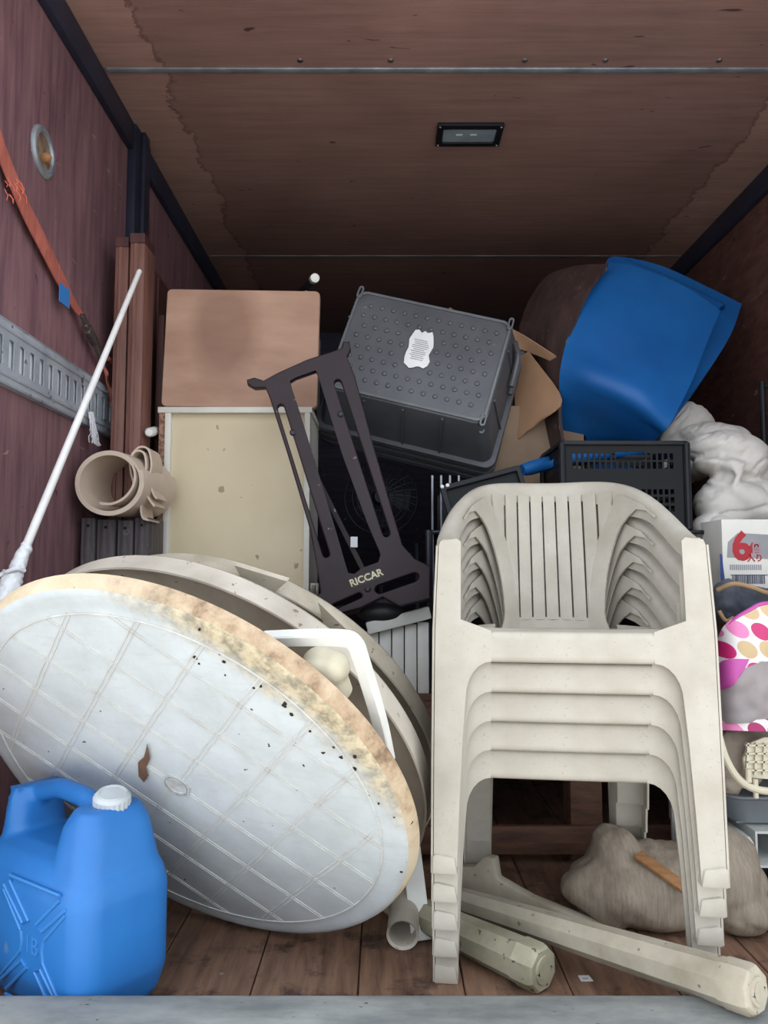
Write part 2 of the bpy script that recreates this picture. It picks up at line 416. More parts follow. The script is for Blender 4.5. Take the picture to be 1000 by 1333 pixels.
# steel sill at the tail
m = MB(); m.prism([(1.25, -.10), (1.375, -.10), (1.375, .0), (1.365, .083), (1.35, .088), (1.25, .075)], (XL-.04, 0, 0), (0, 1, 0), (0, 0, 1), (1, 0, 0), XR-XL+.08)
struct(m.build('trim_7', M['steel'], bevel=.004))
struct(MB().box((-14, -14, -1.0), (14, 9, -.95)).build('ground', M['concrete']))

# ------------------------------------------------------------------ logistics rail on the left wall
za, zb = atx(0, 502, XL).z, atx(0, 416, XL).z
y0r, y1r = Y0-.01, 2.49
rr = root('logistics_rail', (XL, y0r, za), 'grey slotted metal tie-down rail along the red plywood wall', 'rail')
L = y1r-y0r; hgt = zb-za
loops = [[(0, .0), (L, .0), (L, hgt), (0, hgt)]]
k = 0; xx = .03
while xx < L-.03:
    loops.append(rrect(xx, hgt*.28, xx+.026, hgt*.72, .005, 2)); xx += .052
me = flat2d(loops, .003, (XL+.016, y0r, za), (0, 1, 0), (0, 0, 1)); finish('face_plate', me, M['rail'], rr, 30)
m = MB(); m.box((XL, y0r, zb-.006), (XL+.0175, y1r, zb)); m.box((XL, y0r, za), (XL+.0175, y1r, za+.006))
m.build('flange', M['rail'], rr, bevel=.001, seg=1)
m = MB(); m.tube([(XL+.018, y0r, za+hgt*.16), (XL+.018, y1r, za+hgt*.16)], .006, 8); m.tube([(XL+.018, y0r, za+hgt*.86), (XL+.018, y1r, za+hgt*.86)], .006, 8)
m.build('rib', M['rail'], rr)
MB().box((XL+.0005, y0r, za+.01), (XL+.008, y1r, zb-.01)).build('backing', M['slotdark'], rr)
for yy in (1.50, 1.95, 2.33):
    for zz in (za+.018, zb-.018):
        b = MB().lathe([(.006, 0), (.006, .003), (.003, .005)], 10).mesh('rivet'); b.transform(Matrix.Translation((XL+.0175, yy, zz)) @ Matrix.Rotation(math.pi/2, 4, 'Y'))
        finish('rivet', b, M['alu'], rr)

# round wall lamp
p = atx(55, 198, XL)
lp = root('round_wall_lamp', p, 'small round chrome-rimmed lamp on the red plywood wall', 'lamp')
def onwall(me, p): me.transform(Matrix.Translation(p) @ Matrix.Rotation(math.pi/2, 4, 'Y')); return me
finish('rim', onwall(MB().lathe([(.064, 0), (.064, .004), (.058, .009), (.048, .009), (.044, .004), (.044, 0)], 40).mesh('rim'), p), M['alu'], lp)
finish('reflector', onwall(MB().lathe([(.044, .003), (.03, .002), (.006, .001)], 32).mesh('reflector'), p), mat('amber_reflector', (178, 160, 140), (120, 90, 70), .25, 30, metal=.4), lp)
finish('bulb', onwall(MB().lathe([(.010, .001), (.012, .010), (.009, .018), (.004, .022)], 14).mesh('bulb'), p+Vector((0, .004, -.012))), M['woodtan'], lp)
# ceiling lamp (unlit)
a = atz(570, 159, ZC); b = atz(655, 187, ZC); cx0, cx1 = a.x, a.x+(655-570)/1000*a.y/ray(570,159).y*1.0
c0, c1 = a.y, b.y; cx1 = atz(657, 159, ZC).x
cp = root('ceiling_lamp', ((cx0+cx1)/2, (c0+c1)/2, ZC), 'unlit rectangular dark-framed lamp recessed in the ceiling', 'lamp')
me = flat2d([rrect(cx0, c0, cx1, c1, .004, 2), rrect(cx0+.022, c0+.026, cx1-.022, c1-.022, .006, 3)], .012, (0, 0, ZC-.006), (1, 0, 0), (0, 1, 0), .002)
finish('frame', me, M['blacksoft'], cp, 30)
MB().box((cx0+.02, c0+.024, ZC-.006), (cx1-.02, c1-.02, ZC-.002)).build('diffuser', mat('frosted_diffuser', (150, 164, 176), (120, 134, 148), .2, 4), cp)
for q in (.3, .52):
    xx = cx0+(cx1-cx0)*q; MB().box((xx, (c0+c1)/2-.003, ZC-.0075), (xx+.022, (c0+c1)/2+.003, ZC-.006)).build('light_chip', M['whitep'], cp)
for sx in (cx0+.009, cx1-.009):
    for sy in (c0+.011, c1-.009): MB().lathe([(.004, 0), (.003, -.002)], 8, (sx, sy, ZC-.012)).build('screw', M['alu'], cp)

# ------------------------------------------------------------------ round tables
TN = Vector((-.3205, -.7475, -.5818)).normalized(); TU = (Vector((0, 0, 1))-TN*TN.z).normalized(); TX = TU.cross(TN).normalized()
def tmatrix(bx, by, R): 
    c = Vector((bx, by, 0)) + TU*R
    return Matrix(((TX.x, TU.x, TN.x, c.x), (TX.y, TU.y, TN.y, c.y), (TX.z, TU.z, TN.z, c.z), (0, 0, 0, 1)))
def tabletop_face():
    k = NT('table_top_stained'); v = k.coord()
    col = k.ramp(k.noise(v, 7, 6, .65), [(.32, (172, 177, 180)), (.62, (190, 196, 200))])
    scr = k.ramp(k.noise(k.coord((3, 14, 1)), 6, 4, .6, .6), [(.55, BW(0)), (.72, BW(.30))])
    col = k.mix(scr, col, (166, 164, 160))
    sep = k.n('ShaderNodeSeparateXYZ'); k.l(v, sep.inputs[0])
    ln = k.n('ShaderNodeVectorMath', operation='LENGTH'); cmb = k.n('ShaderNodeCombineXYZ'); k.l(sep.outputs[0], cmb.inputs[0]); k.l(sep.outputs[1], cmb.inputs[1]); k.l(cmb.outputs[0], ln.inputs[0])
    r = ln.outputs['Value']
    d = k.math('ADD', k.math('MULTIPLY', sep.outputs[0], .78), k.math('MULTIPLY', sep.outputs[1], .62))
    nz = k.noise(v, 12, 7, .75)
    dm = k.math('ADD', d, k.math('MULTIPLY', k.math('SUBTRACT', nz, .5), .22))
    dm = k.math('MULTIPLY', k.math('ADD', dm, k.math('MULTIPLY', k.math('SUBTRACT', r, .40), .9)), 1.0)
    moss = k.ramp(dm, [(.36, BW(0)), (.455, BW(.75)), (.50, BW(.85))])
    mosscol = k.ramp(k.noise(v, 40, 4, .7), [(.38, (126, 112, 84)), (.6, (196, 178, 142))])
    col = k.mix(moss, col, mosscol)
    # the skirt: yellowed cream, peach brown in the stained part
    sk = k.math('GREATER_THAN', k.math('MULTIPLY', sep.outputs[2], -1), .006)
    skc = k.mix(k.ramp(k.math('ADD', d, k.math('MULTIPLY', k.math('SUBTRACT', nz, .5), .35)), [(.26, BW(0)), (.44, BW(1))]),
                k.ramp(nz, [(.35, (188, 170, 142)), (.65, (208, 194, 170))]), k.ramp(k.noise(v, 22, 6, .7), [(.36, (116, 94, 74)), (.5, (166, 142, 116)), (.68, (188, 168, 144))]))
    col = k.mix(sk, col, skc)
    sp = k.ramp(k.noise(v, 46, 2, .5), [(.735, BW(0)), (.75, BW(1))])
    col = k.mix(sp, col, (40, 34, 32))
    k.l(col, k.b.inputs['Base Color']); k.b.inputs['Roughness'].default_value = .5; k.b.inputs['Specular IOR Level'].default_value = .35
    k.bump(k.noise(v, 90, 3), .06, .003); return k.m
M['ttop'] = tabletop_face()
def make_top(Rf, Rb, dep, m, t, grid=False):
    mb = MB(); prof = [(.001, 0), (Rf-.05, 0), (Rf-.046, -.0012), (Rf-.030, -.0012), (Rf-.014, -.001), (Rf-.004, -.004), (Rf, -.010), (Rf+.003, -.013), (Rb-.002, -dep*.8), (Rb, -dep), (Rb-.004, -dep-.001), (Rf-.008, -.020), (Rf-.05, -.012), (.001, -.010)]
    mb.lathe(prof, 128)
    o = mb.build('table_top', m, t, smooth=40)
    if grid:
        g = MB(); S = .1085; RR = Rf-.05; hw = .0035
        c45 = math.cos(math.radians(45)); s45 = math.sin(math.radians(45))
        for q in range(-3, 4):
            off = q*S + .0
            if abs(off) >= RR: continue
            h = math.sqrt(RR*RR-off*off)
            for (dx, dy) in ((c45, s45), (-s45, c45)):
                nx, ny = -dy, dx
                for e in (-.0038, .0038):
                    o2 = off+e; p = Vector((nx*o2-dx*h, ny*o2-dy*h, .0004)); q2 = Vector((nx*o2+dx*h, ny*o2+dy*h, .0004))
                    g.bar(p, q2, .0024, .0014, up=(0, 0, 1))
        # outer ring line
        pts = [(RR*math.cos(a*math.pi/60), RR*math.sin(a*math.pi/60), .0002) for a in range(120)]
        g.tube(pts, .0018, 6, closed=True)
        g.build('moulded_grid', mat('grid_line_plastic', (202, 203, 202), (178, 176, 172), .6, 20), o, smooth=30)
    return o
R1 = .480
t1 = root('round_table', (0, 0, 0), 'white round plastic table with square grid top and brown stained rim behind the blue jug', 'table')
top = make_top(.468, .478, .032, M['ttop'], t1, True)
m = MB(); m.lathe([(.029, 0), (.029, .003), (.0255, .003), (.0255, .0006), (.0225, .0006), (.0225, .003), (.019, .003), (.017, .0016), (.006, .0012), (.001, .001)], 40)
m.build('centre_cap', mat('cap_plastic', (186, 190, 192), (158, 156, 152), .5, 40), t1, smooth=30)
# burn marks / dirt chips on the rim
ch = MB()
rnd = random.Random(3)
for q in range(18):
    a = math.radians(rnd.uniform(2, 85)); r = rnd.uniform(.36, .455); s = rnd.uniform(.0015, .005)
    px_, py_ = r*math.cos(a), r*math.sin(a)
    pts = [(px_+s*rnd.uniform(.5, 1.3)*math.cos(b*1.047), py_+s*rnd.uniform(.5, 1.3)*math.sin(b*1.047)) for b in range(6)]
    ch.prism(pts, (0, 0, -.0012), (1, 0, 0), (0, 1, 0), (0, 0, 1), .0022)
c = tag(ch.build('dirt_specks', mat('black_dirt', (40, 34, 34), (24, 20, 20), .9), top), kind='stuff')
def tloc(px, py, T, dz):   # picture point on the plane dz in front of table T's top, in its own axes
    o = Vector((0, 0, CAMZ)); r = ray(px, py); c = T.translation + TN*dz
    p = o + r*((c-o).dot(TN)/r.dot(TN)); return T.inverted() @ p
T1 = tmatrix(-.289, 1.772, R1); T2 = tmatrix(-.271, 1.985, .497); T3 = tmatrix(-.2406, 2.168, .502)
FLIP = Matrix.Translation((0, 0, -.061)) @ Matrix.Rotation(math.pi, 4, 'Y')   # underside towards the tail
# folded leg frame and hub at the back of the front table
path = [tloc(345, 832, T1, -.075), tloc(400, 830, T1, -.075), tloc(448, 831, T1, -.075), tloc(462, 838, T1, -.075), tloc(470, 858, T1, -.075), tloc(493, 935, T1, -.075), tloc(505, 990, T1, -.075)]
SQ = [(-1, -.8), (-.8, -1), (.8, -1), (1, -.8), (1, .8), (.8, 1), (-.8, 1), (-1, .8)]
MB().tube(cr(path, 30), .011, sect=SQ, up=(0, 0, 1)).build('folding_leg', M['whitep'], t1)
h = tloc(432, 868, T1, -.085)
me = blob([('e', h, (.032, .03, .03), ID), ('e', h+Vector((-.02, .012, 0)), (.03, .022, .03), ID), ('t', [h, h+Vector((0, -.06, .0))], .022)], .005, 3)
finish('leg_socket', me, M['creamp'], t1)
m = MB()
for sx in (-1, 1): m.bar((sx*.16, -.30, -.05), (sx*.16, .22, -.05), .03, .03)
m.bar((-.2, 0, -.03), (.2, 0, -.03), .04, .04)
m.build('leg_brace', M['tablep'], t1, bevel=.004)
t1.matrix_world = T1
t2 = root('round_table', (0, 0, 0), 'grey-white round plastic table sandwiched between two others, edge showing', 'table')
make_top(.489, .497, .060, M['tablep'], t2)
m = MB()
for sx in (-1, 1): m.tube([(sx*.2, -.34, -.04), (sx*.2, .30, -.04)], .014, 10)
m.bar((-.22, .05, -.03), (.22, .05, -.03), .04, .04)
m.build('folded_legs', M['tablep'], t2)
t2.matrix_world = T2 @ FLIP
t3 = root('round_table', (0, 0, 0), 'cream round plastic table with chipped rim, rearmost beside the cream cabinet', 'table')
make_top(.494, .502, .060, M['legp'], t3)
# chipped flaps of the broken rim
for (pa, pb, pc, pd) in (((305, 736), (374, 757), (356, 772), (318, 758)), ((414, 784), (456, 824), (452, 846), (424, 822))):
    pts = [FLIP.inverted() @ tloc(*q, T3, .001) for q in (pa, pb, pc, pd)]; m = MB(); n = Vector((0, 0, .012))
    vs = pts + [v+n for v in pts]; m.add(vs, [(0,1,2,3),(7,6,5,4),(0,4,5,1),(1,5,6,2),(2,6,7,3),(3,7,4,0)]); m.build('chipped_rim', M['legp'], t3)
t3.matrix_world = T3 @ FLIP
# dry leaf stuck to the table
lf = [(192, 968), (188, 985), (180, 992), (181, 1010), (188, 1018), (193, 1010), (190, 1000), (195, 988)]
m = MB(); P = [T1 @ (tloc(a, b, T1, .004)) for a, b in lf]; n = TN*.0015
N = len(P); m.add(P+[p+n for p in P], [tuple(range(N)), tuple(range(2*N-1, N-1, -1))]+[(i, (i+1) % N, N+(i+1) % N, N+i) for i in range(N)])
o = m.build('dry_leaf', M['leaf']); tag(o, 'small curled brown leaf stuck to the round table top', 'leaf')

# ------------------------------------------------------------------ blue jerrycan
jx, jy = -.512, 1.345; JA = math.radians(55)
jr = root('jerrycan', (0, 0, 0), 'blue plastic jerrycan with white screw cap in front of the round table', 'jerrycan')
LX, LY = .205, .36
def jbody():
    m = MB(); prof = [(0, .040), (.008, .026), (.03, .010), (.07, 0), (.22, .0), (.25, .006), (.275, .022), (.288, .05), (.29, .09)]
    N = 0; rows = []
    for z, ins in prof:
        rows.append([Vector((x, y, z)) for x, y in rrect(ins, ins, LX-ins, LY-ins, max(.042-ins*.3, .01), 6)])
    b = MB(); n = len(rows[0]); vs = [p for r in rows for p in r]; fs = []
    for i in range(len(rows)-1):
        for k in range(n): fs.append((i*n+k, i*n+(k+1) % n, (i+1)*n+(k+1) % n, (i+1)*n+k))
    fs.append(tuple(reversed(range(n)))); fs.append(tuple(range((len(rows)-1)*n, len(rows)*n))); b.add(vs, fs); return b
def loft(rows):
    b = MB(); n = len(rows[0]); fs = []
    for i in range(len(rows)-1):
        for k in range(n): fs.append((i*n+k, i*n+(k+1) % n, (i+1)*n+(k+1) % n, (i+1)*n+k))
    fs.append(tuple(reversed(range(n)))); fs.append(tuple(range((len(rows)-1)*n, len(rows)*n))); b.add([p for r in rows for p in r], fs); return b
def hump(x0, x1, y0, y1, z0, z1, ins):
    return loft([[Vector((x, y, z)) for x, y in rrect(x0+i, y0+i, x1-i, y1-i, .035, 5)] for z, i in ((z0, 0), (z0+(z1-z0)*.45, ins*.35), (z0+(z1-z0)*.85, ins*.8), (z1, ins*1.25))])
me = blob([('m', jbody()), ('m', hump(.003, LX-.003, .003, .150, .17, .368, .030)), ('m', hump(.03, LX-.03, LY-.085, LY-.006, .20, .372, .018)),
           ('t', [(.10, .10, .348), (.10, .14, .370), (.10, .22, .376), (.10, LY-.042, .352)], [.024, .020, .020, .020])], .006, 6)
finish('body', me, M['jug'], jr, 60)
capm = MB(); N = 44; cc = Vector((.108, .072, .362))
rows = []
for z, r, kn in ((0, .030, 0), (.002, .0325, 1), (.022, .0325, 1), (.026, .0305, 0), (.028, .028, 0)):
    rows.append([cc+Vector(((r+(kn*.0018 if q % 2 else 0))*math.cos(2*math.pi*q/N), (r+(kn*.0018 if q % 2 else 0))*math.sin(2*math.pi*q/N), z)) for q in range(N)])
cb = loft(rows); cb.lathe([(.0335, -.004), (.0335, .0)], 40, cc); cb.lathe([(.027, .0275), (.0265, .0305), (.0235, .0305), (.0225, .0285), (.001, .0285)], 40, cc)
cme = cb.mesh('screw_cap'); CT = Matrix.Translation(cc) @ Matrix.Rotation(math.radians(15), 4, Vector((.826, -.57, 0)).normalized()) @ Matrix.Translation(-cc)
cme.transform(CT); cap = finish('screw_cap', cme, M['capw'], jr, 30)
cme = MB().lathe([(.034, -.022), (.030, .002)], 32, cc).mesh('neck'); cme.transform(CT); finish('neck', cme, M['jug'], jr)
# star-shaped ribs moulded on the broad face (plane x=0) and the mark in the middle
rb = MB()
def fp(y, z): return Vector((-.0002, y, z))
cy, cz = .142, .135
for sy in (-1, 1):
    for sz in (-1, 1):
        rb.tube([fp(cy+sy*.098, cz+sz*.085), fp(cy+sy*.030, cz+sz*.032), fp(cy+sy*.012, cz+sz*.040), fp(cy+sy*.078, cz+sz*.096)], .0034, 6)
        rb.tube([fp(cy+sy*.098, cz+sz*.076), fp(cy+sy*.036, cz+sz*.018)], .003, 6)
for sy in (-1, 1): rb.tube([fp(cy+sy*.036, cz+.018), fp(cy+sy*.032, cz), fp(cy+sy*.036, cz-.018)], .003, 6)
rb.tube([fp(cy-.08, cz-.105), fp(cy+.08, cz-.105)], .003, 6); rb.tube([fp(cy-.08, cz+.105), fp(cy+.08, cz+.105)], .003, 6)
rb.build('star_ribs', M['jugline'], jr)
me = textmesh('1B', .042, (-.0004, cy, cz), (0, -1, 0), (0, 0, 1), .0016); finish('moulded_mark', me, M['jugline'], jr)
jr.location = (jx, jy, 0); jr.rotation_euler = (0, 0, JA)

# ------------------------------------------------------------------ stack of plastic armchairs
def smooth01(x): x = max(0, min(1, x)); return x*x*(3-2*x)
ZS = .425
def Wt(t): return .212+.014*t
def Ypl(x, t):   # back surface depth for lateral x
    w_ = Wt(t); D = .335+.085*t; p = 2.15
    return .065 + D*max(0, 1-min(abs(x)/w_, 1)**p)**(1/p)
def Htop(x, y):   # height of the rail top
    f = smooth01((y-.05)/.43); return .625+.158*f**.9
def Uplan(a, t):  # a in -1..1 around the U
    w_ = Wt(t); D = .335+.085*t; p = 2.15; A = abs(a); sg = 1 if a >= 0 else -1
    if A < .9:
        th = A/.9*math.pi/2; return sg*w_*math.sin(th)**(2/p), .065+D*max(math.cos(th), 0)**(2/p)
    return sg*w_, .065-(A-.9)/.1*.055
def Usurf(a, z):
    x1, y1 = Uplan(a, 1); H = Htop(x1, y1); t = (z-ZS)/(H-ZS); x, y = Uplan(a, max(t, 0)); return Vector((x, y, z))
def make_chair():
    t = root('plastic_armchair', (0, 0, 0), '', 'chair', 'stacked white plastic armchairs')
    P = M['chairp']
    # seat pan
    G = []
    for i in range(17):
        y = .002 + i/16*.42; row = []
        for j in range(21):
            u = -1+j/10; hw = .20 + .012*min(1, y/.1) - .03*smooth01((y-.25)/.17)
            z = .452 - .030*(y/.42) - .014*(1-u*u)*math.sin(min(1, y/.4)*math.pi) - (.012*(1-min(1, y/.03))**2)
            row.append(Vector((u*hw, y, z)))
        G.append(row)
    seat = MB().grid(G, -.004).build('seat', P, t, smooth=50)
    # front apron hanging from the seat edge
    G = []
    for (y, z) in ((.012, .4478), (.004, .4472), (.0, .445), (-.0022, .440), (-.0028, .432), (-.003, .418), (-.0034, .402), (-.003, .394), (.0015, .3895), (.012, .390)):
        G.append([Vector((-.155+.31*j/12, y+.0015*(1-((j-6)/6)**2)*-1, z)) for j in range(13)])
    MB().grid(G, -.004).build('front_apron', P, seat, smooth=50)
    # front legs with the arm posts above them
    for s in (-1, 1):
        out = [(.2615, 0), (.2600, .20), (.2570, .45), (.2500, .612), (.246, .622), (.214, .626), (.207, .620), (.208, .50), (.208, .470), (.150, .449), (.150, .391)]
        arc = [(.150+.055*math.sin(a*math.pi/12)*.9, .391-.07*(1-math.cos(a*math.pi/12))) for a in range(1, 7)]
        inn = arc + [(.2055, .25), (.213, .12), (.2185, 0)]
        poly = out+inn; poly = [(s*x, z) for x, z in poly]
        L = MB(); loops = flat2d([poly], .0045, (0, 0, 0), (1, 0, 0), (0, 0, 1))
        vs = []
        for v in loops.vertices:
            z = v.co.z; yy = v.co.y; b = -.012*(1-min(z/.45, 1)) + (0.012*smooth01((z-.45)/.17)); vs.append((v.co.x, yy+b, z))
        L.add(vs, [tuple(p.vertices) for p in loops.polygons]); bpy.data.meshes.remove(loops)
        def yb(z): return -.012*(1-min(z/.45, 1)) + (0.012*smooth01((z-.45)/.17))
        # outer side flange
        G = [[Vector((s*(xo+.0015), yb(z)-.002, z)), Vector((s*(xo-.002), yb(z)+.02, z)), Vector((s*(xo-.006), yb(z)+.052-.012*(z < .1), z))] for xo, z in ((.2615, 0), (.2600, .20), (.2570, .45), (.2500, .612))]
        L.grid(G, -.004*s)
        # inner edge lip
        G = [[Vector((s*x, yb(z), z)), Vector((s*(x+.002), yb(z)+.016, z))] for x, z in [(.150, .391)]+inn]
        L.grid(G, .003*s)
        leg = L.build('leg', P, t, smooth=30)
        f = MB(); f.prism([(s*x, z) for x, z in ((.2165, -.001), (.2645, -.001), (.2645, .030), (.2585, .036), (.2225, .030))], (0, -.0195, 0), (1, 0, 0), (0, 0, 1), (0, 1, 0), .064)
        f.build('foot', P, leg, bevel=.004)
        # rear leg
        G = []
        for z, xi, xo, yo in ((0, .150, .212, .485), (.12, .148, .212, .468), (.30, .142, .213, .444), (.425, .125, .215, .425)):
            G.append([Vector((s*xi, yo+.002, z)), Vector((s*(xi+.004), yo-.004, z)), Vector((s*(xo-.012), yo-.006, z)), Vector((s*xo, yo-.016, z)), Vector((s*(xo+.002), yo-.05, z))])
        MB().grid(G, .0045*s).build('leg', P, t, smooth=40)
    # arm and back rail: inverted channel around the U
    G = []
    NA = 72
    for i in range(NA+1):
        a = -1+2*i/NA; x, y = Uplan(a, 1); x2, y2 = Uplan(min(1, a+.01), 1); x1, y1 = Uplan(max(-1, a-.01), 1)
        tv = Vector((x2-x1, y2-y1, 0)).normalized(); nv = Vector((-tv.y, tv.x, 0))
        if nv.dot(Vector((x, y-.15, 0))) < 0: nv = -nv
        H = Htop(x, y); bk = smooth01((y-.25)/.2)
        base = Vector((x, y, H))
        fr = smooth01((y-.02)/.07); H -= .004*(1-fr)
        base = Vector((x, y, H))
        hh = .034 + .012*bk + .022*math.exp(-((abs(a)-.45)/.14)**2)
        row = [base + nv*(-.006*bk-.0)+Vector((0, 0, -hh)), base+Vector((0, 0, -hh*.45)) , base + nv*.003+Vector((0, 0, -.006)), base+nv*.008, base+nv*(.014+.008*fr-.004*bk)+Vector((0, 0, .001)), base+nv*(.018+.011*fr-.006*bk)+Vector((0, 0, -.005)), base+nv*(.0185+.0135*fr-.006*bk)+Vector((0, 0, -.03))]
        for q in row:
            if abs(a) > .985: q.y = max(q.y, .016)
        G.append(row)
    rail = MB().grid(G, .004).build('arm_rail', P, t, smooth=55)
    # side struts from rail to seat
    def xs(z):   # inner edge of the strut
        f = (z-.44)/(.735-.44); f = max(0, min(1, f)); return .083 + .070*f**2.1
    def bsurf(x, z):
        z = min(z, Htop(x, Ypl(x, 1))-.020); tt = (z-ZS)/(.783-ZS); return Vector((x, Ypl(x, tt), z))
    back = None
    # lower band of the backrest
    G = []
    for z in (.405, .422, .436, .452):
        G.append([bsurf(-.118+.236*j/14, z) for j in range(15)])
    back = MB().grid(G, -.005).build('backrest', P, t, smooth=50)
    for s in (-1, 1):
        G = []
        for i in range(19):
            z = .410+(.742-.410)*i/18; wd = .034+.020*smooth01((z-.66)/.08)+.012*smooth01((.46-z)/.05)
            G.append([bsurf(s*(xs(z)+wd*q/4), z)+Vector((0, -.003*math.sin(q/4*math.pi), 0)) for q in range(5)])
        MB().grid(G, -.005*s).build('back_strut', P, back, smooth=50)
    # slats
    for i in range(-4, 5):
        xc = i*.0325; hw = .0132; G = []
        for q in range(25):
            z = .446+(.752-.446)*q/24; lim = xs(z)+.004
            xa, xb = xc-hw, xc+hw
            xa, xb = max(xa, -lim), min(xb, lim)
            if xb-xa < .003: continue
            G.append([bsurf(xa, z)+Vector((0, .0, 0)), bsurf((xa+xb)/2, z)+Vector((0, -.0025, 0)), bsurf(xb, z)])
        if len(G) > 2: MB().grid(G, -.005).build('slat', P, back, smooth=50)
    # side skirt between arm post and rear leg at seat level
    for s in (-1, 1):
        G = []
        for i in range(13):
            a = s*(1-.62*i/12); G.append([Usurf(a, .440)+Vector((s*.002, 0, 0)), Usurf(a, .43)+Vector((s*.004, 0, 0)), Usurf(a, .395)+Vector((s*.008, 0, 0))])
        MB().grid(G, -.004*s).build('seat_side', P, seat, smooth=50)
    return t
ch0 = make_chair()
labs = ['white plastic armchair with slatted back standing on the floor, lowest of the stack', 'white plastic armchair second from the bottom of the chair stack',
        'white plastic armchair in the middle of the chair stack', 'white plastic armchair second from the top of the chair stack', 'white plastic armchair on top of the stack, slatted back and seat fully in view']
chs = [ch0]+[copy_tree(ch0) for _ in range(4)]
for k, c in enumerate(chs):
    c.location = (.362-.002*k, 1.548-.021*k, .0595*k+.001); c.rotation_euler = (0, 0, math.radians(-7.5)); c['label'] = labs[k]

# ------------------------------------------------------------------ loose table legs on the floor
OCT = [(.9, .38), (.38, .9), (-.38, .9), (-.9, .38), (-.9, -.38), (-.38, -.9), (.38, -.9), (.9, -.38)]
def tableleg(name, p, q, r0, r1, m, label):
    p = Vector(p); q = Vector(q); t = root(name, p, label, 'post')
    d = (q-p).normalized(); L = (q-p).length
    mb = MB(); mb.tube([p, p+d*L*.5, q-d*.055, q-d*.05, q-d*.012, q-d*.004, q], [r0, (r0+r1)/2, r1, r1*1.06, r1*1.06, r1*1.0, r1*.9], sect=OCT, up=(0, 0, 1)); mb.build('shaft', m, t, smooth=25)
    fm = MB(); fm.tube([q-d*.002, q+d*.003, q+d*.004, q-d*.004], [r1*.62, r1*.58, r1*.40, r1*.34], 20); fm.build('foot_ring', m, t)
    return t
tableleg('plastic_post', (.14, 1.90, .032), (.600, 1.290, .128), .027, .038, M['legp'], 'long cream plastic post lying across the steel sill')
tableleg('plastic_post', (.02, 1.85, .036), (.305, 1.53, .042), .034, .043, M['mossp'], 'mossy greenish plastic post with its end on the floor boards')
# arched white bracket lying behind
o_ = atz(620, 1190, 0); 
br = [(0, .0), (.0, .075), (.055, .085), (.085, .115), (.11, .115), (.118, .07), (.20, .045), (.36, .02), (.40, 0)]
m = MB(); m.prism([(a, b) for a, b in br], (.17, 1.955, .001), Vector((.84, -.54, 0)), (0, 0, 1), Vector((.54, .84, 0)), .03)
o = m.build('table_bracket', M['legp'], bevel=.004); tag(o, 'white arched plastic bracket lying behind the long plastic post', 'bracket')
# pipe end and flat leg under the tables
q = atz(524, 1240, 0); q = Vector((q.x, q.y, .0345))
t = root('plastic_pipe', q, 'short white plastic tube with open end beside the stained round table', 'tube')
m = MB(); d = Vector((.02, .24, .05)); e = q+d
m.tube([q, e, e-d*.02, q+d*.02, q], [.034, .032, .028, .029, .034], 28, cap=False); m.build('tube_wall', M['tablep'], t)
q = Vector((.055, 1.78, 0)); m = MB(); m.bar((.082, 1.73, .004), (.060, 1.80, .18), .045, .010, up=(.2, -1, .3)); m.bar((.060, 1.80, .18), (.045, 1.83, .25), .045, .010, up=(.2, -1, .3), w2=.03)
o = m.build('plastic_strip', M['whitep'], bevel=.003); tag(o, 'flat white plastic strip leaning beside the open tube', 'strip')
o = MB().box((.01, 1.82, 0), (.09, 1.98, .10)).build('plastic_block', M['tablep'], bevel=.015, seg=3); tag(o, 'dirty white plastic block behind the round tables on the floor', 'block')

# small scrap of paper on the floor
p = atz(762, 1274, 0.0); m = MB(); a = .3
m.prism([(-.012, -.010), (.012, -.012), (.011, .010), (-.011, .011)], p+Vector((0, 0, .0005)), (1, .1, 0), (-.1, 1, 0), (0, 0, 1), .0008)
o = m.build('paper_scrap', M['paper']); tag(o, 'tiny white paper scrap on the floor by the plastic posts', 'paper')
MB().box((p.x-.006, p.y-.004, .0012), (p.x+.005, p.y-.001, .0018)).build('print_mark', M['greyp'], o)

# ------------------------------------------------------------------ cream cabinet and brown board
YC = 2.34
x0, x1 = at(206, 600, YC).x, at(397, 640, YC).x; zt = at(300, 530, YC).z
t = root('cabinet_carcass', (x0, YC, 0), 'cream shelf cabinet with white edging and raw chipboard side under the brown board', 'cabinet')
MB().box((x0, YC, 0), (x0+.018, YC+.30, zt-.018)).build('side_panel', M['chip'], t)
MB().box((x0+.0185, YC-.002, 0), (x0+.036, YC+.30, zt-.018)).build('side_lining', M['whitelam'], t, bevel=.001)
MB().box((x0-.004, YC-.004, zt-.018), (x1+.02, YC+.30, zt)).build('top_panel', M['whitelam'], t, bevel=.001)
MB().box((x1-.002, YC-.002, 0), (x1+.014, YC+.30, zt-.018)).build('side_panel', M['whitelam'], t)
MB().box((x0+.036, YC+.018, 0), (x1-.002, YC+.030, zt-.018)).build('back_panel', M['cream'], t)
for zz in (.60, 1.1): MB().box((x0+.036, YC+.030, zz), (x1-.002, YC+.29, zz+.018)).build('shelf', M['whitelam'], t)
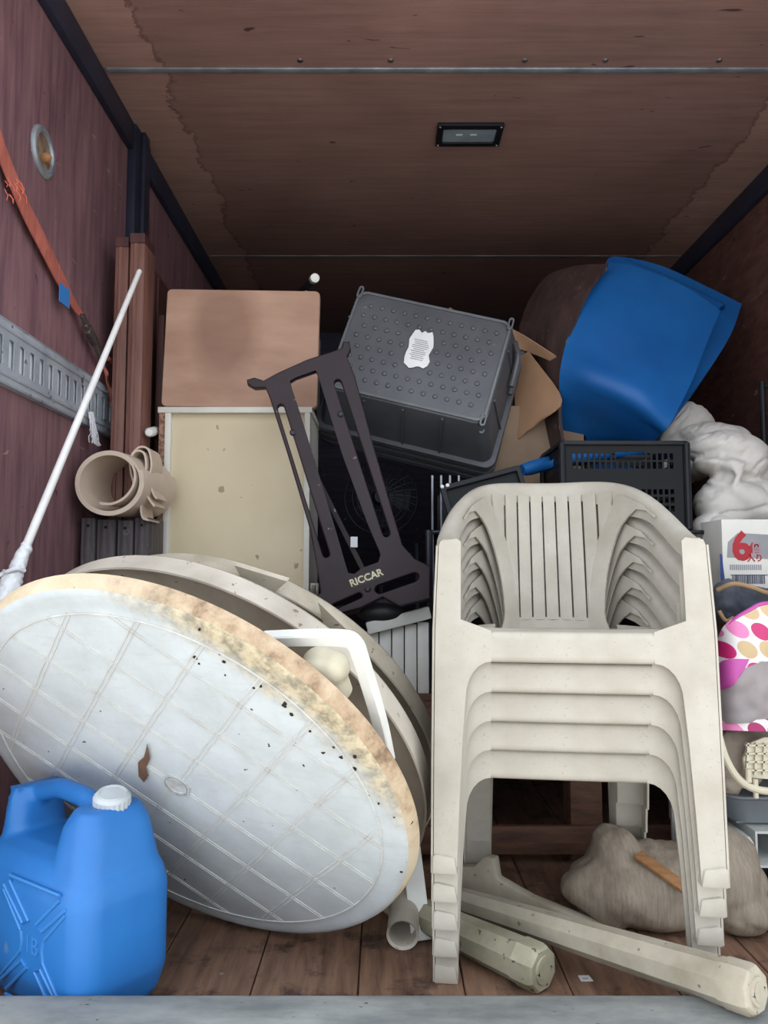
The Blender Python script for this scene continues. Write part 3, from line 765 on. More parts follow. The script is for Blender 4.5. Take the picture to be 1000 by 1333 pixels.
# brown board leaning on top
xa, xb = at(211, 450, YC).x, at(413, 450, YC).x; zh = at(300, 378, YC+.03).z
me = flat2d([rrect(0, 0, xb-xa, zh-zt-.001, .016, 5)], .028, (0, 0, 0), (1, 0, 0), (0, 0, 1), .003, 2)
R_ = Matrix.Translation((xa, YC+.016, zt+.003)) @ Matrix.Rotation(math.radians(-3), 4, 'X') @ Matrix.Rotation(math.radians(.9), 4, 'Y')
me.transform(R_)
def hardmat():
    k = NT('stained_hardboard'); v = k.coord()
    col = k.ramp(k.noise(k.coord((1, 1, 3)), 3, 5, .6), [(.35, (156, 122, 104)), (.65, (178, 144, 124))])
    st = k.n('ShaderNodeVectorMath', operation='DISTANCE'); st.inputs[1].default_value = (xa+.19, YC, zt+.25)
    mm = k.n('ShaderNodeMapping'); mm.inputs['Scale'].default_value = (1, 1, .6); mm.inputs['Location'].default_value = (0, 0, (zt+.25)*.4); k.l(v, mm.inputs[0]); k.l(mm.outputs[0], st.inputs[0])
    dd = k.math('ADD', st.outputs['Value'], k.math('MULTIPLY', k.math('SUBTRACT', k.noise(v, 9, 5), .5), .06))
    f = k.ramp(dd, [(.07, BW(.55)), (.125, BW(.0))])
    col = k.mix(f, col, (118, 86, 72))
    k.l(col, k.b.inputs['Base Color']); k.b.inputs['Roughness'].default_value = .55; k.b.inputs['Specular IOR Level'].default_value = .25; return k.m
bo = finish('hardboard_panel', me, hardmat(), None, 40); tag(bo, 'brown board with rounded corners and a dull stain on top of the cream cabinet', 'board')
# metal plate strip on cabinet foot (hinge)
m = MB(); c = at(409, 770, YC-.01); m.box((c.x-.012, YC-.012, c.z-.02), (c.x+.014, YC-.004, c.z+.025)); m.tube([(c.x, YC-.014, c.z-.018), (c.x, YC-.014, c.z+.02)], .005, 8)
m.build('hinge', M['metal'], t, bevel=.001)
# dark pole with white cap poking over the board
p = at(410, 362, 2.42); q = at(372, 398, 3.1)
t = root('capped_pole', q, 'dark pole with white end cap sticking up behind the brown board', 'pole')
MB().tube([p, q], .0125, 14).build('tube_shaft', M['blacksoft'], t); d = (q-p).normalized()
MB().tube([p-d*.006, p-d*.004, p+d*.03, p+d*.035], [.011, .0145, .0145, .012], 18).build('end_cap', M['whitep'], t)
p = at(399, 383, 2.46); q = at(383, 420, 2.9)
o = MB().tube([p, p+(q-p)*.1, q], [.011, .013, .013], 14).build('white_tube', M['whitep']); tag(o, 'thin white tube just clearing the corner of the brown board', 'tube')
# white tube at the cabinet's left edge
p = at(194, 563, 2.26); q = at(222, 556, 2.9)
o = MB().tube([p, p+(q-p)*.012, q], [.010, .0145, .0145], 16).build('white_tube', M['whitep']); tag(o, 'white tube end poking out beside the cabinet edge above the rolled mat', 'tube')

# ------------------------------------------------------------------ boards, posts and mat along the left wall
def board(pxl, pxr, pyt, Y, dy, m, label, grp):
    a = at(pxl, pyt, Y); b = at(pxr, pyt, Y); xw = b.x-a.x
    t = root('wooden_board', (a.x, Y, 0), label, 'board', grp)
    mb = MB(); mb.box((a.x, Y, 0), (b.x, Y+dy, a.z)); mb.build('plank_body', m, t, bevel=.002)
    mb = MB(); mb.box((a.x+xw*.28, Y-.004, .0), (a.x+xw*.52, Y+.001, a.z-.03)); mb.build('raised_moulding', m, t, bevel=.0015, seg=1)
    MB().box((a.x-.0005, Y-.0045, a.z-.03), (b.x+.0005, Y+dy*.98, a.z-.0)).build('end_block', M['boarddk'], t, bevel=.001, seg=1)
    return t
board(151, 168, 309, 2.26, .09, M['board'], 'reddish brown moulded board standing next to the wall pillar', None)
board(170, 189, 304, 2.25, .10, M['board'], 'taller reddish brown moulded board standing second from the wall pillar', None)
for pl, pr, pt, Y in ((192, 196, 345, 2.55), (198, 202, 352, 2.57), (203, 207, 360, 2.60)):
    a = at(pl, pt, Y); b = at(pr, pt, Y); t = root('thin_board', (a.x, Y, 0), {345: 'thin dark board with pale edge, standing next to the moulded boards', 352: 'thin dark board with pale edge, middle of three by the brown panel', 360: 'thin dark board with pale edge, standing next to the brown panel'}[pt], 'board', 'thin boards by the cabinet')
    MB().box((a.x, Y, 0), (b.x, Y+.12, a.z)).build('plank_body', M['boarddk'], t, bevel=.001, seg=1)
    MB().box((a.x-.0015, Y-.002, 0), (a.x+.003, Y, a.z-.002)).build('edge_band', M['whitelam'], t)
o = MB().box((at(203, 500, 2.42).x, 2.42, 0), (at(212, 500, 2.42).x, 2.52, at(205, 410, 2.42).z)).build('upright_plank', M['boarddk'], bevel=.002); tag(o, 'dark upright plank touching the left edge of the brown panel', 'plank')
YP = 2.14
for k, (a, b, tz) in enumerate(((106, 124, 674), (126, 149, 676), (152, 172, 677), (174, 192, 673))):
    pa = at(a, tz, YP); pb = at(b, tz, YP)
    lab = ['weathered dark timber post touching the red plywood wall, under the rolled mat', 'plain dark timber post second from the red wall, under the rolled mat', 'dark timber post with a ringed bolt hole, under the rolled mat', 'scuffed dark timber post beside the cabinet, under the rolled mat'][k]
    t = root('timber_post', (pa.x, YP+.004*k, 0), lab, 'post', 'timber posts under the rolled mat')
    MB().box((pa.x, YP+.004*k, 0), (pb.x, YP+.16, pa.z)).build('post_body', M['timber'], t, bevel=.003)
    c = Vector(((pa.x+pb.x)/2, YP+.004*k, pa.z-.022)); h = MB().lathe([(.0045, 0), (.0045, .0012)], 10).mesh('bolt'); h.transform(Matrix.Translation(c) @ Matrix.Rotation(math.pi/2, 4, 'X')); finish('bolt_hole', h, M['black'], t)
    if k == 2:
        h = MB().lathe([(.009, 0), (.009, .001), (.006, .001), (.006, 0)], 18, cap0=False, cap1=False).mesh('ring'); h.transform(Matrix.Translation((c.x+.003, c.y, at(160, 692, YP).z)) @ Matrix.Rotation(math.pi/2, 4, 'X')); finish('ring_mark', h, M['metal'], t)
# rolled mat: spiral sheet plus wavy folded tail
c = at(145, 633, 2.1); RM = .094; ztop = max(at(a, b, YP).z for a, b in ((115, 674), (180, 673)))
c.z = ztop+RM*.96
t = root('rolled_mat', (c.x, 2.1, ztop), 'beige rubber mat rolled up on the timber posts', 'mat')
pl = []
for i in range(131):
    a = i/130*2*math.pi*2.35; r = RM-.004-.0050*a/(2*math.pi)*1.3
    if i < 14: pass
    x = r*math.cos(-a+.4)*1.0; z = r*math.sin(-a+.4)*.96
    if a > 2*math.pi*1.95:
        f = (a-2*math.pi*1.95)/(2*math.pi*.4); x, z = x*(1-f*.35)-.012*f, z*(1-f*.25)
    pl.append((x, z))
G = [[Vector((c.x+x+dy*.12, 2.08+dy, c.z+z+dy*.03)) for dy in (0, .006, .12, .225)] for x, z in pl]
MB().grid(G, .0065).build('spiral_sheet', M['mattress'], t, smooth=60)
wv = [(194, 676), (186, 672), (183, 650), (174, 625), (170, 602), (176, 589), (186, 590), (189, 606), (186, 625), (190, 645), (200, 660)]
wp = cr([at(a, b, 2.12) for a, b in wv], 40)
G = [[Vector((p.x, 2.12+dy, p.z)) for dy in (0, .006, .05, .10)] for p in wp]
MB().grid(G, .005).build('folded_tail', M['mattress'], t, smooth=60)
wv = [(172, 592), (182, 583), (192, 586), (196, 604), (193, 624), (198, 642), (203, 650)]
wp = cr([at(a, b, 2.13) for a, b in wv], 40)
G = [[Vector((p.x, 2.13+dy, p.z)) for dy in (0, .006, .05, .10)] for p in wp]
MB().grid(G, .005).build('folded_tail', M['mattress'], t, smooth=60)

# white pole with a plastic bag tied at its lower end
p = at(182, 352, 2.02); q = at(-14, 828, 1.56); d = (q-p).normalized()
t = root('white_pole', q, 'thin white pole leaning across the red wall with a plastic bag at its lower end', 'pole')
MB().tube([p, p+d*.004, p+(q-p)*.45, q], [.005, .0068, .0085, .010], 14).build('shaft', M['polew'], t)
f0 = p+(q-p)*.80
pts = [f0+d*s for s in (0, .03, .055, .065, .075, .10, .15, .2)]
me = blob([('t', pts, [.011, .015, .017, .014, .019, .021, .022, .017])], .004, 2, wr=.003, ws=70, seed=3, ridged=True)
bag = finish('plastic_bag', me, M['film'], t, 50)
kn = f0+d*.065; m = MB(); sx = Vector((1, 0, .2)); 
m.tube(cr([kn+sx*-.02+Vector((0, -.01, .004)), kn+sx*-.01+Vector((0, -.024, 0)), kn+sx*.012+Vector((0, -.024, .003)), kn+sx*.022+Vector((0, -.008, -.004))], 16), .0045, 8)
m.tube(cr([kn+sx*-.015+Vector((0, -.02, .0)), kn+sx*-.034+Vector((0, -.02, -.008))], 6), [.0045]*6+[.002], 8); m.build('knot', M['film'], bag)

# orange strap with ratchet on the left wall
def ribbon(pp, wds, X, thick=.003):
    G = []; P = cr([atx(a, b, X) for a, b in pp], 40)
    for i, p in enumerate(P):
        d = (P[min(i+1, 40)]-P[max(i-1, 0)]).normalized(); n = Vector((0, d.z, -d.y)).normalized()
        u = i/40*(len(wds)-1); k = min(int(u), len(wds)-2); wd = wds[k]+(wds[k+1]-wds[k])*(u-k)
        off = Vector((.004+.004*math.sin(i*.7), 0, 0)); G.append([p-n*wd/2, p+off, p+n*wd/2])
    return MB().grid(G, thick)
t = root('ratchet_strap', atx(30, 270, XL+.02), 'orange webbing strap with metal ratchet hanging on the red wall', 'strap')
ribbon([(-6, 170), (10, 215), (32, 268), (58, 320), (82, 368), (98, 398), (108, 412)], [.05, .05, .052, .055, .048, .030, .018], XL+.02).build('webbing', M['strap'], t, smooth=60)
ribbon([(131, 462), (139, 490), (147, 530), (153, 575)], [.018, .016, .014, .014], XL+.03).build('webbing', M['strap'], t, smooth=60)
ribbon([(133, 462), (142, 467), (153, 475)], [.014, .016, .018], XL+.034).build('webbing', M['strap'], t, smooth=60)
rp = [atx(a, b, XL+.03) for a, b in ((107, 410), (114, 428), (124, 446), (132, 468))]
m = MB(); m.bar(rp[0], rp[1], .016, .012, up=(1, 0, 0)); m.bar(rp[1], rp[2], .03, .016, up=(1, 0, 0)); m.bar(rp[2], rp[3], .02, .012, up=(1, 0, 0))
m.tube([rp[1]+Vector((.0, -.02, .006)), rp[1]+Vector((0, .02, -.006))], .007, 10); m.tube([rp[2]+Vector((.0, -.02, .006)), rp[2]+Vector((0, .02, -.006))], .008, 10)
m.build('ratchet', M['metal'], t, bevel=.002)
a = atx(84, 385, XL+.03); G = [[a+Vector((.001*j, dy, dz)) for j, dy in enumerate((-.030, 0, .030))] for dz in (-.025, 0, .025)]
MB().grid(G, .0015).build('blue_tag', M['bluetag'], t)
fr = MB(); rnd = random.Random(5)
for k in range(14):
    s = atx(14+rnd.uniform(-8, 16), 236+rnd.uniform(-6, 18), XL+.028); e = s+Vector((.004, rnd.uniform(-.006, .02), rnd.uniform(-.03, -.012))); fr.tube([s, (s+e)/2+Vector((.003, .004, 0)), e], .0009, 5)
tag(fr.build('frayed_threads', mat('frayed_thread', (214, 116, 96), (196, 92, 76), .9), t), kind='stuff')
sh = MB()
for k in range(22):
    a = atx(118+rnd.uniform(-3, 3), 536, XL+.03); pts = [a]
    for s in range(1, 6): pts.append(a+Vector((.002*s, rnd.uniform(-.012, .012)*s*.6+.004*s, -.018*s)))
    sh.tube(cr(pts, 10), .0011, 5)
o = sh.build('plastic_twine', M['film']); tag(o, 'shredded clear plastic twine hanging from the slotted rail', 'twine', kind=None)

# ------------------------------------------------------------------ wooden stand and wire rack behind the chairs
xa, xb, ya, ybk, zd = -.09, 1.0, 2.20, 3.1, .44
t = root('wooden_stand', (.5, 2.7, 0), 'low rough wooden stand behind the stacked chairs', 'stand')
for xx in (xa, .52, xb-.09):
    for yy in (ya, ybk-.09): MB().box((xx, yy, 0), (xx+.09, yy+.09, zd-.06)).build('post', M['wood'], t, bevel=.004)
for yy in (ya-.02, ybk-.07): MB().box((xa-.02, yy, zd-.06), (xb+.02, yy+.05, zd)).build('beam', M['wood'], t, bevel=.003)
MB().box((xa-.02, ya-.022, .025), (xb+.02, ya-.001, .10)).build('beam', M['wood'], t, bevel=.003)
for k in range(7):
    yy = ya-.02+k*.131; MB().box((xa-.02, yy, zd), (xb+.02, yy+.118, zd+.018)).build('plank', M['wood'], t, bevel=.002)
ZD = zd+.018
ZR = .920
t = root('wire_rack', (.55, 2.7, ZD), 'dark wire shelf rack standing on the wooden stand', 'rack')
for xx in (.13, 1.0):
    for yy in (2.21, 3.06): MB().tube([(xx, yy, ZD), (xx, yy, ZR)], .011, 10).build('post', M['wire'], t)
m = MB()
for yy in (2.21, 3.06): m.tube([(.13, yy, ZR-.006), (1.0, yy, ZR-.006)], .006, 8)
for k in range(20): xx = .13+k*.0458; m.tube([(xx, 2.21, ZR-.003), (xx, 3.06, ZR-.003)], .003, 6)
m.build('wire_shelf', M['wire'], t)
for k in range(4):
    xx = at(563+k*11.5, 640, 2.30).x; MB().tube([(xx, 2.30, ZD), (xx, 2.30, 1.09)], .0035, 8).build('upright_wire', M['alu'], t)

t = root('black_case', (.30, 2.62, ZR), 'black case on the wire rack under the storage bins', 'case')
MB().box((.17, 2.48, ZR), (.42, 2.80, ZR+.13)).build('case_body', M['black'], t, bevel=.01)
MB().tube(cr([(.24, 2.475, ZR+.10), (.25, 2.45, ZR+.10), (.34, 2.45, ZR+.10), (.35, 2.475, ZR+.10)], 14), .006, 8).build('handle', M['blacksoft'], t)
# fan with round guard
c = at(505, 648, 2.62); c = Vector((at(496, 648, 2.72).x, 2.72, at(505, 648, 2.72).z))
t = root('electric_fan', (c.x, c.y, ZD), 'black electric fan with wire guard behind the dark iron leg', 'fan')
m = MB()
for r in (.130, .102, .085, .05): m.tube([(c.x+r*math.cos(a*math.pi/24), c.y-.04*(1-r/.130), c.z+r*math.sin(a*math.pi/24)) for a in range(48)], .003, 6, closed=True)
for k in range(28):
    a = k*2*math.pi/28; m.tube([(c.x+r*math.cos(a+.25*(1-r/.130)), c.y-.04*(1-r/.130), c.z+r*math.sin(a+.25*(1-r/.130))) for r in (.130, .102, .085, .05, .02)], .0016, 5)
m.build('guard', M['wire'], t)
h = MB().lathe([(.03, 0), (.03, .08), (.022, .10)], 20).mesh('hub'); h.transform(Matrix.Translation((c.x, c.y+.05, c.z)) @ Matrix.Rotation(math.pi/2, 4, 'X')); finish('motor', h, M['black'], t)
for k in range(4):
    a = k*math.pi/2; m = MB(); m.prism([(.02, -.02), (.10, -.045), (.11, .03), (.02, .015)], (c.x, c.y+.02, c.z), (math.cos(a), .15, math.sin(a)), (-math.sin(a), .15, math.cos(a)), (0, 1, 0), .004); m.build('blade', M['black'], t)
MB().tube([(c.x, c.y+.07, ZD), (c.x, c.y+.07, c.z)], .012, 10).build('pole', M['black'], t)
MB().lathe([(.11, 0), (.11, .012), (.03, .03)], 28, (c.x, c.y+.07, ZD)).build('base', M['black'], t)

# ------------------------------------------------------------------ treadle sewing machine leg
YS = 2.165
o_ = at(440, 620, YS); ex = Vector((1, 0, 0)); ey = Vector((0, .10, 1)).normalized()
def sp(px, py):   # picture point on the leg's own plane
    n = ex.cross(ey); r = ray(px, py); o = Vector((0, 0, CAMZ)); p = o+r*((o_-o).dot(n)/r.dot(n)); d = p-o_; return (d.dot(ex), d.dot(ey))
outl = [(322, 496), (332, 493), (344, 497), (362, 487), (400, 470), (436, 458), (445, 455), (447, 447), (455, 446), (457, 456), (452, 466), (462, 490), (486, 580), (512, 670), (524, 710), (540, 728), (560, 738), (560, 780), (520, 790), (498, 778), (470, 792), (440, 800), (404, 782), (418, 772), (412, 735), (404, 690), (376, 596), (352, 520), (346, 506), (332, 507), (323, 502)]
holes = [[(376, 497), (384, 492), (412, 482), (416, 488), (424, 515), (447, 590), (480, 680), (498, 722), (494, 734), (472, 742), (462, 750), (452, 748), (448, 735), (438, 700), (414, 620), (388, 535), (378, 505)]]
def slot_px(p, q, wpx):
    a = sp(*p); b = sp(*q); return slot2d(a, b, wpx*YS/1000)
loops = [[sp(*q) for q in outl]] + [[sp(*q) for q in h] for h in holes]
loops += [slot_px((366, 532), (425, 722), 9), slot_px((440, 500), (503, 695), 9.5), slot_px((494, 768), (540, 752), 11), slot_px((436, 790), (468, 776), 7)]
t = root('sewing_machine_leg', o_+Vector((0, 0, -.36)), 'dark plum cast iron sewing machine leg with slotted frame and pale lettering', 'machine leg')
me = flat2d(loops, .026, o_, ex, ey, .004, 2); finish('cast_frame', me, M['ironp'], t, 40)
bx, by = sp(477, 753); by2 = sp(492, 749); a2 = sp(460, 761); tx = Vector((by2[0]-a2[0], by2[1]-a2[1])).normalized(); ez = ex.cross(ey)
tex = ex*tx.x+ey*tx.y; tey = -ex*tx.y+ey*tx.x; ctr = o_+ex*bx+ey*by+ez*.0135
me = textmesh('RICCAR', .027, ctr+ez*.0015, tex, tey, .0012, bold=.0007); finish('lettering', me, M['letter'], t)
m = MB(); m.prism(rrect(-.047, -.013, .047, .013, .003, 2), ctr-ez*.0005, tex, tey, ez, .001); m.build('name_plate', M['ironblack'], t)
for (a, b) in ((382, 565), (444, 541), (479, 767)):
    bx, by = sp(a, b); h = MB().lathe([(.009, 0), (.009, .004), (.005, .007)], 14).mesh('bolt'); z = o_+ex*bx+ey*by+ez*.012
    h.transform(Matrix.Translation(z) @ Matrix.Rotation(math.pi/2, 4, 'X')); finish('bolt', h, M['ironblack'], t)
# a second brace running behind
m = MB(); m.bar(at(412, 620, YS+.06), at(478, 752, YS+.05), .014, .010, up=(0, -1, 0)); m.build('brace_rod', M['ironp'], t)
m = MB(); m.bar(at(420, 800, YS+.04), at(560, 775, YS+.04), .05, .03, up=(0, 0, 1)); m.build('lower_rail', M['ironblack'], t, bevel=.006)
c = at(497, 797, YS+.03); me = blob([('e', c, (.075, .03, .032), ID)], .008, 1); finish('treadle_boss', me, M['ironblack'], t)
c = at(461, 706, YS+.04); MB().box((c.x-.010, c.y, c.z-.014), (c.x+.010, c.y+.001, c.z+.016)).build('paper_tag', M['paper'], t)
# white slatted panel behind the tables
YW = 2.20
t = root('slatted_panel', (at(520, 850, YW).x, YW, ZD), 'white plastic slatted panel standing below the iron sewing machine leg', 'panel')
a = at(476, 815, YW); b = at(562, 796, YW)
zt_ = b.z-.01
m = MB(); m.bar(at(478, 818, YW-.01), at(560, 797, YW-.01), .03, .035, up=(0, 0, 1)); m.build('top_rail', M['whitep'], t, bevel=.004)
for k in range(5):
    xx = a.x+(k+.1)*.036; MB().box((xx, YW, ZD), (xx+.033, YW+.012, zt_-.02-.006*(4-k))).build('slat', M['whitep'], t, bevel=.002)

# ------------------------------------------------------------------ grey storage bins
def make_bin():
    t = root('storage_bin', (0, 0, 0), '', 'storage bin')
    W, H, D = .50, .335, .20   # bottom outline and depth; local z points out of the bottom
    def ring(gx, z, r): return [Vector((x, y, z)) for x, y in rrect(-W/2-gx, -H/2-gx, W/2+gx, H/2+gx, r, 5)]
    rows = [ring(-.028, 0, .035), ring(-.012, -.001, .036), ring(-.003, -.008, .036), ring(.0, -.02, .034), ring(.030, -D, .03), ring(.044, -D, .032), ring(.046, -D-.02, .032), ring(.042, -D-.02, .03), ring(.030, -D-.004, .03), ring(.025, -D, .028), ring(-.004, -.024, .03), ring(-.03, -.012, .03)]
    body = loft(rows).build('bin_shell', M['bin'], t, smooth=30)
    me = flat2d([rrect(-W/2+.006, -H/2+.006, W/2-.006, H/2-.006, .03, 5), rrect(-W/2+.014, -H/2+.014, W/2-.014, H/2-.014, .025, 5)], .004, (0, 0, .0015), (1, 0, 0), (0, 1, 0), .0008); finish('bottom_rim', me, M['binrim'], body, 30)
    nb = MB()
    for i in range(12):
        for j in range(8):
            x = -W/2+.052+i*(W-.104)/11+(.007 if j % 2 else -.007); y = -H/2+.05+j*(H-.10)/7
            if abs(x+.005) < .05 and abs(y-.012) < .07: continue
            nb.lathe([(.0078, 0), (.0068, .004), (.003, .0062)], 8, (x, y, 0))
    tag(nb.build('grip_nubs', M['bin'], body), kind='stuff')
    for sx, sy in ((-1, 1), (1, 1), (1, -1), (-1, -1)):
        me = flat2d([slot2d((0, -.012), (0, .012), .017), slot2d((0, -.011), (0, .011), .007)], .012, (sx*(W/2-.012), sy*(H/2-.014), .002), (1, 0, 0), (0, 1, 0), .001); finish('corner_loop', me, M['binrim'], t, 30)
    # ribs on the sides
    for s in (-1, 1):
        for q in (-.12, 0, .12): MB().bar((q, s*(H/2+.002), -.02), (q, s*(H/2+.032), -D), .006, .006, up=(0, s, 0)).build('side_rib', M['bin'], body)
        for q in (-.08, .08): MB().bar((s*(W/2+.002), q, -.02), (s*(W/2+.032), q, -D), .006, .006, up=(s, 0, 0)).build('side_rib', M['bin'], body)
    # hooked side handle
    m = MB(); m.tube(cr([(W/2+.012, .13, -.05), (W/2+.030, .11, -.09), (W/2+.034, .06, -.11), (W/2+.034, .02, -.115)], 12), .009, 8); m.build('handle', M['bin'], t)
    return t
Y1 = 2.42
cTL, cTR, cBL, cBR = at(455, 379, 2.50), at(672, 413, 2.42), at(432, 500, 2.40), at(632, 560, 2.33)
cen = (cTL+cTR+cBL+cBR)/4; bxv = ((cTR-cTL)+(cBR-cBL)).normalized(); byv = ((cTL-cBL)+(cTR-cBR)); byv = (byv-bxv*byv.dot(bxv)).normalized(); bzv = bxv.cross(byv)
Wm = ((cTR-cTL).length+(cBR-cBL).length)/2; Hm = ((cTL-cBL).length+(cTR-cBR).length)/2
sc = Wm/.50; sch = Hm/.335
b0 = make_bin()
labsb = ['charcoal plastic storage bin with studded base and torn white label, outermost of the nest', 'charcoal plastic storage bin nested in the middle, rim showing behind the studded one', 'dark storage bin innermost of the nest, only its rim showing']
bins = [b0]
# label goes on the outermost only
b1 = copy_tree(b0); b2 = copy_tree(b0); b3 = copy_tree(b0); bins += [b1, b2]
rnd = random.Random(11); P = []
for k in range(26):
    a = 2*math.pi*k/26; c_, s_ = math.cos(a), math.sin(a); f = 1/max(abs(c_), abs(s_)); f = min(f, 1.25); P.append((.040*c_*f*rnd.uniform(.82, 1.02), .062*s_*f*rnd.uniform(.85, 1.02)))
lbx = MB(); lbx.prism(P, (-.005, .012, .0042), (1, .05, 0), (-.05, 1, 0), (0, 0, 1), .0006)
lb = lbx.build('torn_label', M['paper'], b0)
m = MB()
for k in range(11): m.box((-.03+rnd.uniform(0, .008), -.022+k*.0062, .0046), (.022-rnd.uniform(0, .014), -.0195+k*.0062, .0052))
m.build('label_print', M['greyp'], lb)
for k, b in enumerate(bins):
    c = cen - bzv*(.052*k)
    b.matrix_world = Matrix(((bxv.x*sc, byv.x*sch, bzv.x, c.x), (bxv.y*sc, byv.y*sch, bzv.y, c.y), (bxv.z*sc, byv.z*sch, bzv.z, c.z), (0, 0, 0, 1)))
    b['label'] = labsb[k]; b['group'] = 'nested charcoal storage bins'
c = at(318, 488, 2.52)
b3.matrix_world = Matrix.Translation((c.x, 2.50, c.z)) @ Matrix.Rotation(math.pi/2, 4, 'X') @ Matrix.Diagonal((.82, .86, .8, 1))
b3['label'] = 'charcoal storage bin standing behind the brown board, one edge showing'

# dark monitor
t = root('flat_monitor', (at(625, 690, 2.22).x, 2.22, .8), 'black framed monitor propped behind the chair back', 'monitor')
mo = at(572, 634, 2.22); mr = at(676, 606, 2.22); mb_ = at(592, 720, 2.20)
ex_ = (mr-mo).normalized(); ey_ = Vector((0, .12, 1)); ey_ = (ey_-ex_*ey_.dot(ex_)).normalized(); Wd = (mr-mo).length; Ht = .128
me = flat2d([rrect(0, -Ht, Wd, 0, .006, 3), rrect(.016, -Ht+.03, Wd-.014, -.016, .002, 2)], .024, mo, ex_, ey_, .003); finish('bezel', me, M['blacksoft'], t, 30)
ezm = ex_.cross(ey_); m = MB(); m.prism([(.012, -Ht+.02), (Wd-.01, -Ht+.02), (Wd-.01, -.012), (.012, -.012)], mo-ezm*.006, ex_, ey_, ezm, .005); m.build('screen', M['screen'], t)
m = MB(); m.prism(rrect(.03, -Ht+.02, Wd-.03, -.02, .02), mo-ezm*.04, ex_, ey_, ezm, .03); m.build('rear_shell', M['black'], t, bevel=.006)
for q in (.003, .019):
    h = MB().lathe([(.0055, 0), (.0055, .003), (.003, .005)], 12).mesh('dot'); pz = mo+ex_*(q+.004)-ey_*(.004)+ezm*.012; h.transform(Matrix.Translation(pz) @ Matrix.Rotation(math.pi/2, 4, 'X')); finish('corner_screw', h, M['whitep'], t)

# ------------------------------------------------------------------ black mesh crate
YK = 2.20
kx0, kx1 = at(733, 580, YK).x, at(891, 576, YK).x; kz1 = at(810, 577, YK).z; kz0 = ZR+.003; kd = .26
t = root('mesh_crate', ((kx0+kx1)/2, YK+kd/2, kz0), 'black plastic mesh crate with slotted walls behind the chair back', 'crate')
Wk = kx1-kx0
def slotwall(o, ex, ey, Wd, Ht, hand=True):
    loops = [rrect(0, 0, Wd, Ht, .006, 2)]
    n = int((Wd-.05)/.0165)
    for r_, (za_, zb_) in enumerate(((.80, .88), (.70, .78), (.40, .46), (.30, .37), (.20, .27))):
        for k in range(n):
            xx = .026+k*.0165
            if hand and r_ == 0 and .42*Wd < xx < .66*Wd: continue
            loops.append([(xx, Ht*za_), (xx+.0105, Ht*za_), (xx+.0105, Ht*zb_), (xx, Ht*zb_)])
    if hand: loops.append(slot2d((.45*Wd, Ht*.845), (.64*Wd, Ht*.845), .026))
    return flat2d(loops, .004, o, ex, ey)
finish('wall', slotwall((kx0, YK, kz0), (1, 0, 0), (0, 0, 1), Wk, kz1-kz0), M['black'], t, 30)
finish('wall', slotwall((kx0, YK+kd, kz0), (1, 0, 0), (0, 0, 1), Wk, kz1-kz0), M['black'], t, 30)
for xx in (kx0, kx1): finish('wall', slotwall((xx, YK, kz0), (0, 1, 0), (0, 0, 1), kd, kz1-kz0), M['black'], t, 30)
MB().box((kx0, YK, kz0), (kx1, YK+kd, kz0+.006)).build('base', M['black'], t)
me = flat2d([rrect(kx0-.012, YK-.012, kx1+.012, YK+kd+.012, .02, 4), rrect(kx0+.003, YK+.003, kx1-.003, YK+kd-.003, .012, 4)], .012, (0, 0, kz1), (1, 0, 0), (0, 1, 0), .002); finish('rim', me, M['blacksoft'], t, 30)
for xx in (kx0-.004, kx1+.004):
    for yy in (YK-.004, YK+kd+.004): MB().tube([(xx, yy, kz0), (xx, yy, kz1)], .010, 10).build('corner_post', M['blacksoft'], t)
m = MB(); m.box((kx1+.006, YK+.06, kz1-.09), (kx1+.022, YK+.2, kz1-.05)); m.build('side_latch', M['black'], t, bevel=.005)
# blue tube between monitor and crate
p = at(680, 612, 2.36); q = at(842, 585, 2.50)
o = MB().tube(cr([p, p+(q-p)*.4+Vector((0, 0, .012)), q], 14), [.018]+[.022]*13+[.018], 16).build('blue_tube', M['mat_blue']); tag(o, 'rolled blue vinyl sheet lying behind the mesh crate', 'sheet')

# ------------------------------------------------------------------ cardboard and folded blue mat
def sheet(name, rows, m, parent, thick=.005, nu=10, nv=10, wr=0, ws=8, seed=0, sm=50):
    return MB().grid(patch(rows, nu, nv, wr, ws, seed), thick).build(name, m, parent, smooth=sm)
t = root('cardboard_box', (at(705, 600, 2.7).x, 2.7, ZR), 'open brown cardboard box with raised flaps beside the blue folded mat', 'box')
xb0, xb1 = at(668, 600, 2.62).x, at(738, 600, 2.62).x; zb1 = at(700, 530, 2.62).z
MB().box((xb0-.12, 2.60, ZR), (xb1+.06, 2.605, zb1)).build('front_wall', M['card2'], t)
MB().box((xb1+.055, 2.60, ZR), (xb1+.06, 2.9, zb1)).build('side_wall', M['card2'], t)
MB().box((xb0-.12, 2.60, ZR), (xb0-.115, 2.9, zb1)).build('side_wall', M['card2'], t)
MB().box((xb0-.12, 2.895, ZR), (xb1+.06, 2.9, zb1)).build('back_wall', M['card2'], t)
sheet('flap', [[at(668, 470, 2.64), at(689, 458, 2.58)], [at(672, 525, 2.62), at(732, 521, 2.46)], [at(676, 572, 2.60), at(700, 549, 2.55)]], M['card'], t)
sheet('flap', [[at(650, 420, 2.60), at(682, 436, 2.58), at(741, 474, 2.50)], [at(660, 450, 2.62), at(690, 458, 2.60), at(738, 478, 2.51)]], M['card'], t)
o = MB().add([], []); c = at(575, 392, 2.75)
m = MB(); m.bar(at(545, 392, 2.72), at(600, 398, 2.74), .30, .004, up=(0, .2, 1)); 
m = MB(); m.prism([(0, 0), (.24, 0), (.24, .26), (.10, .36), (0, .26)], (at(545, 500, 2.78).x, 2.78, at(560, 500, 2.78).z-.065), (1, 0, -.05), (.05, 0, 1), (0, 1, 0), .005)
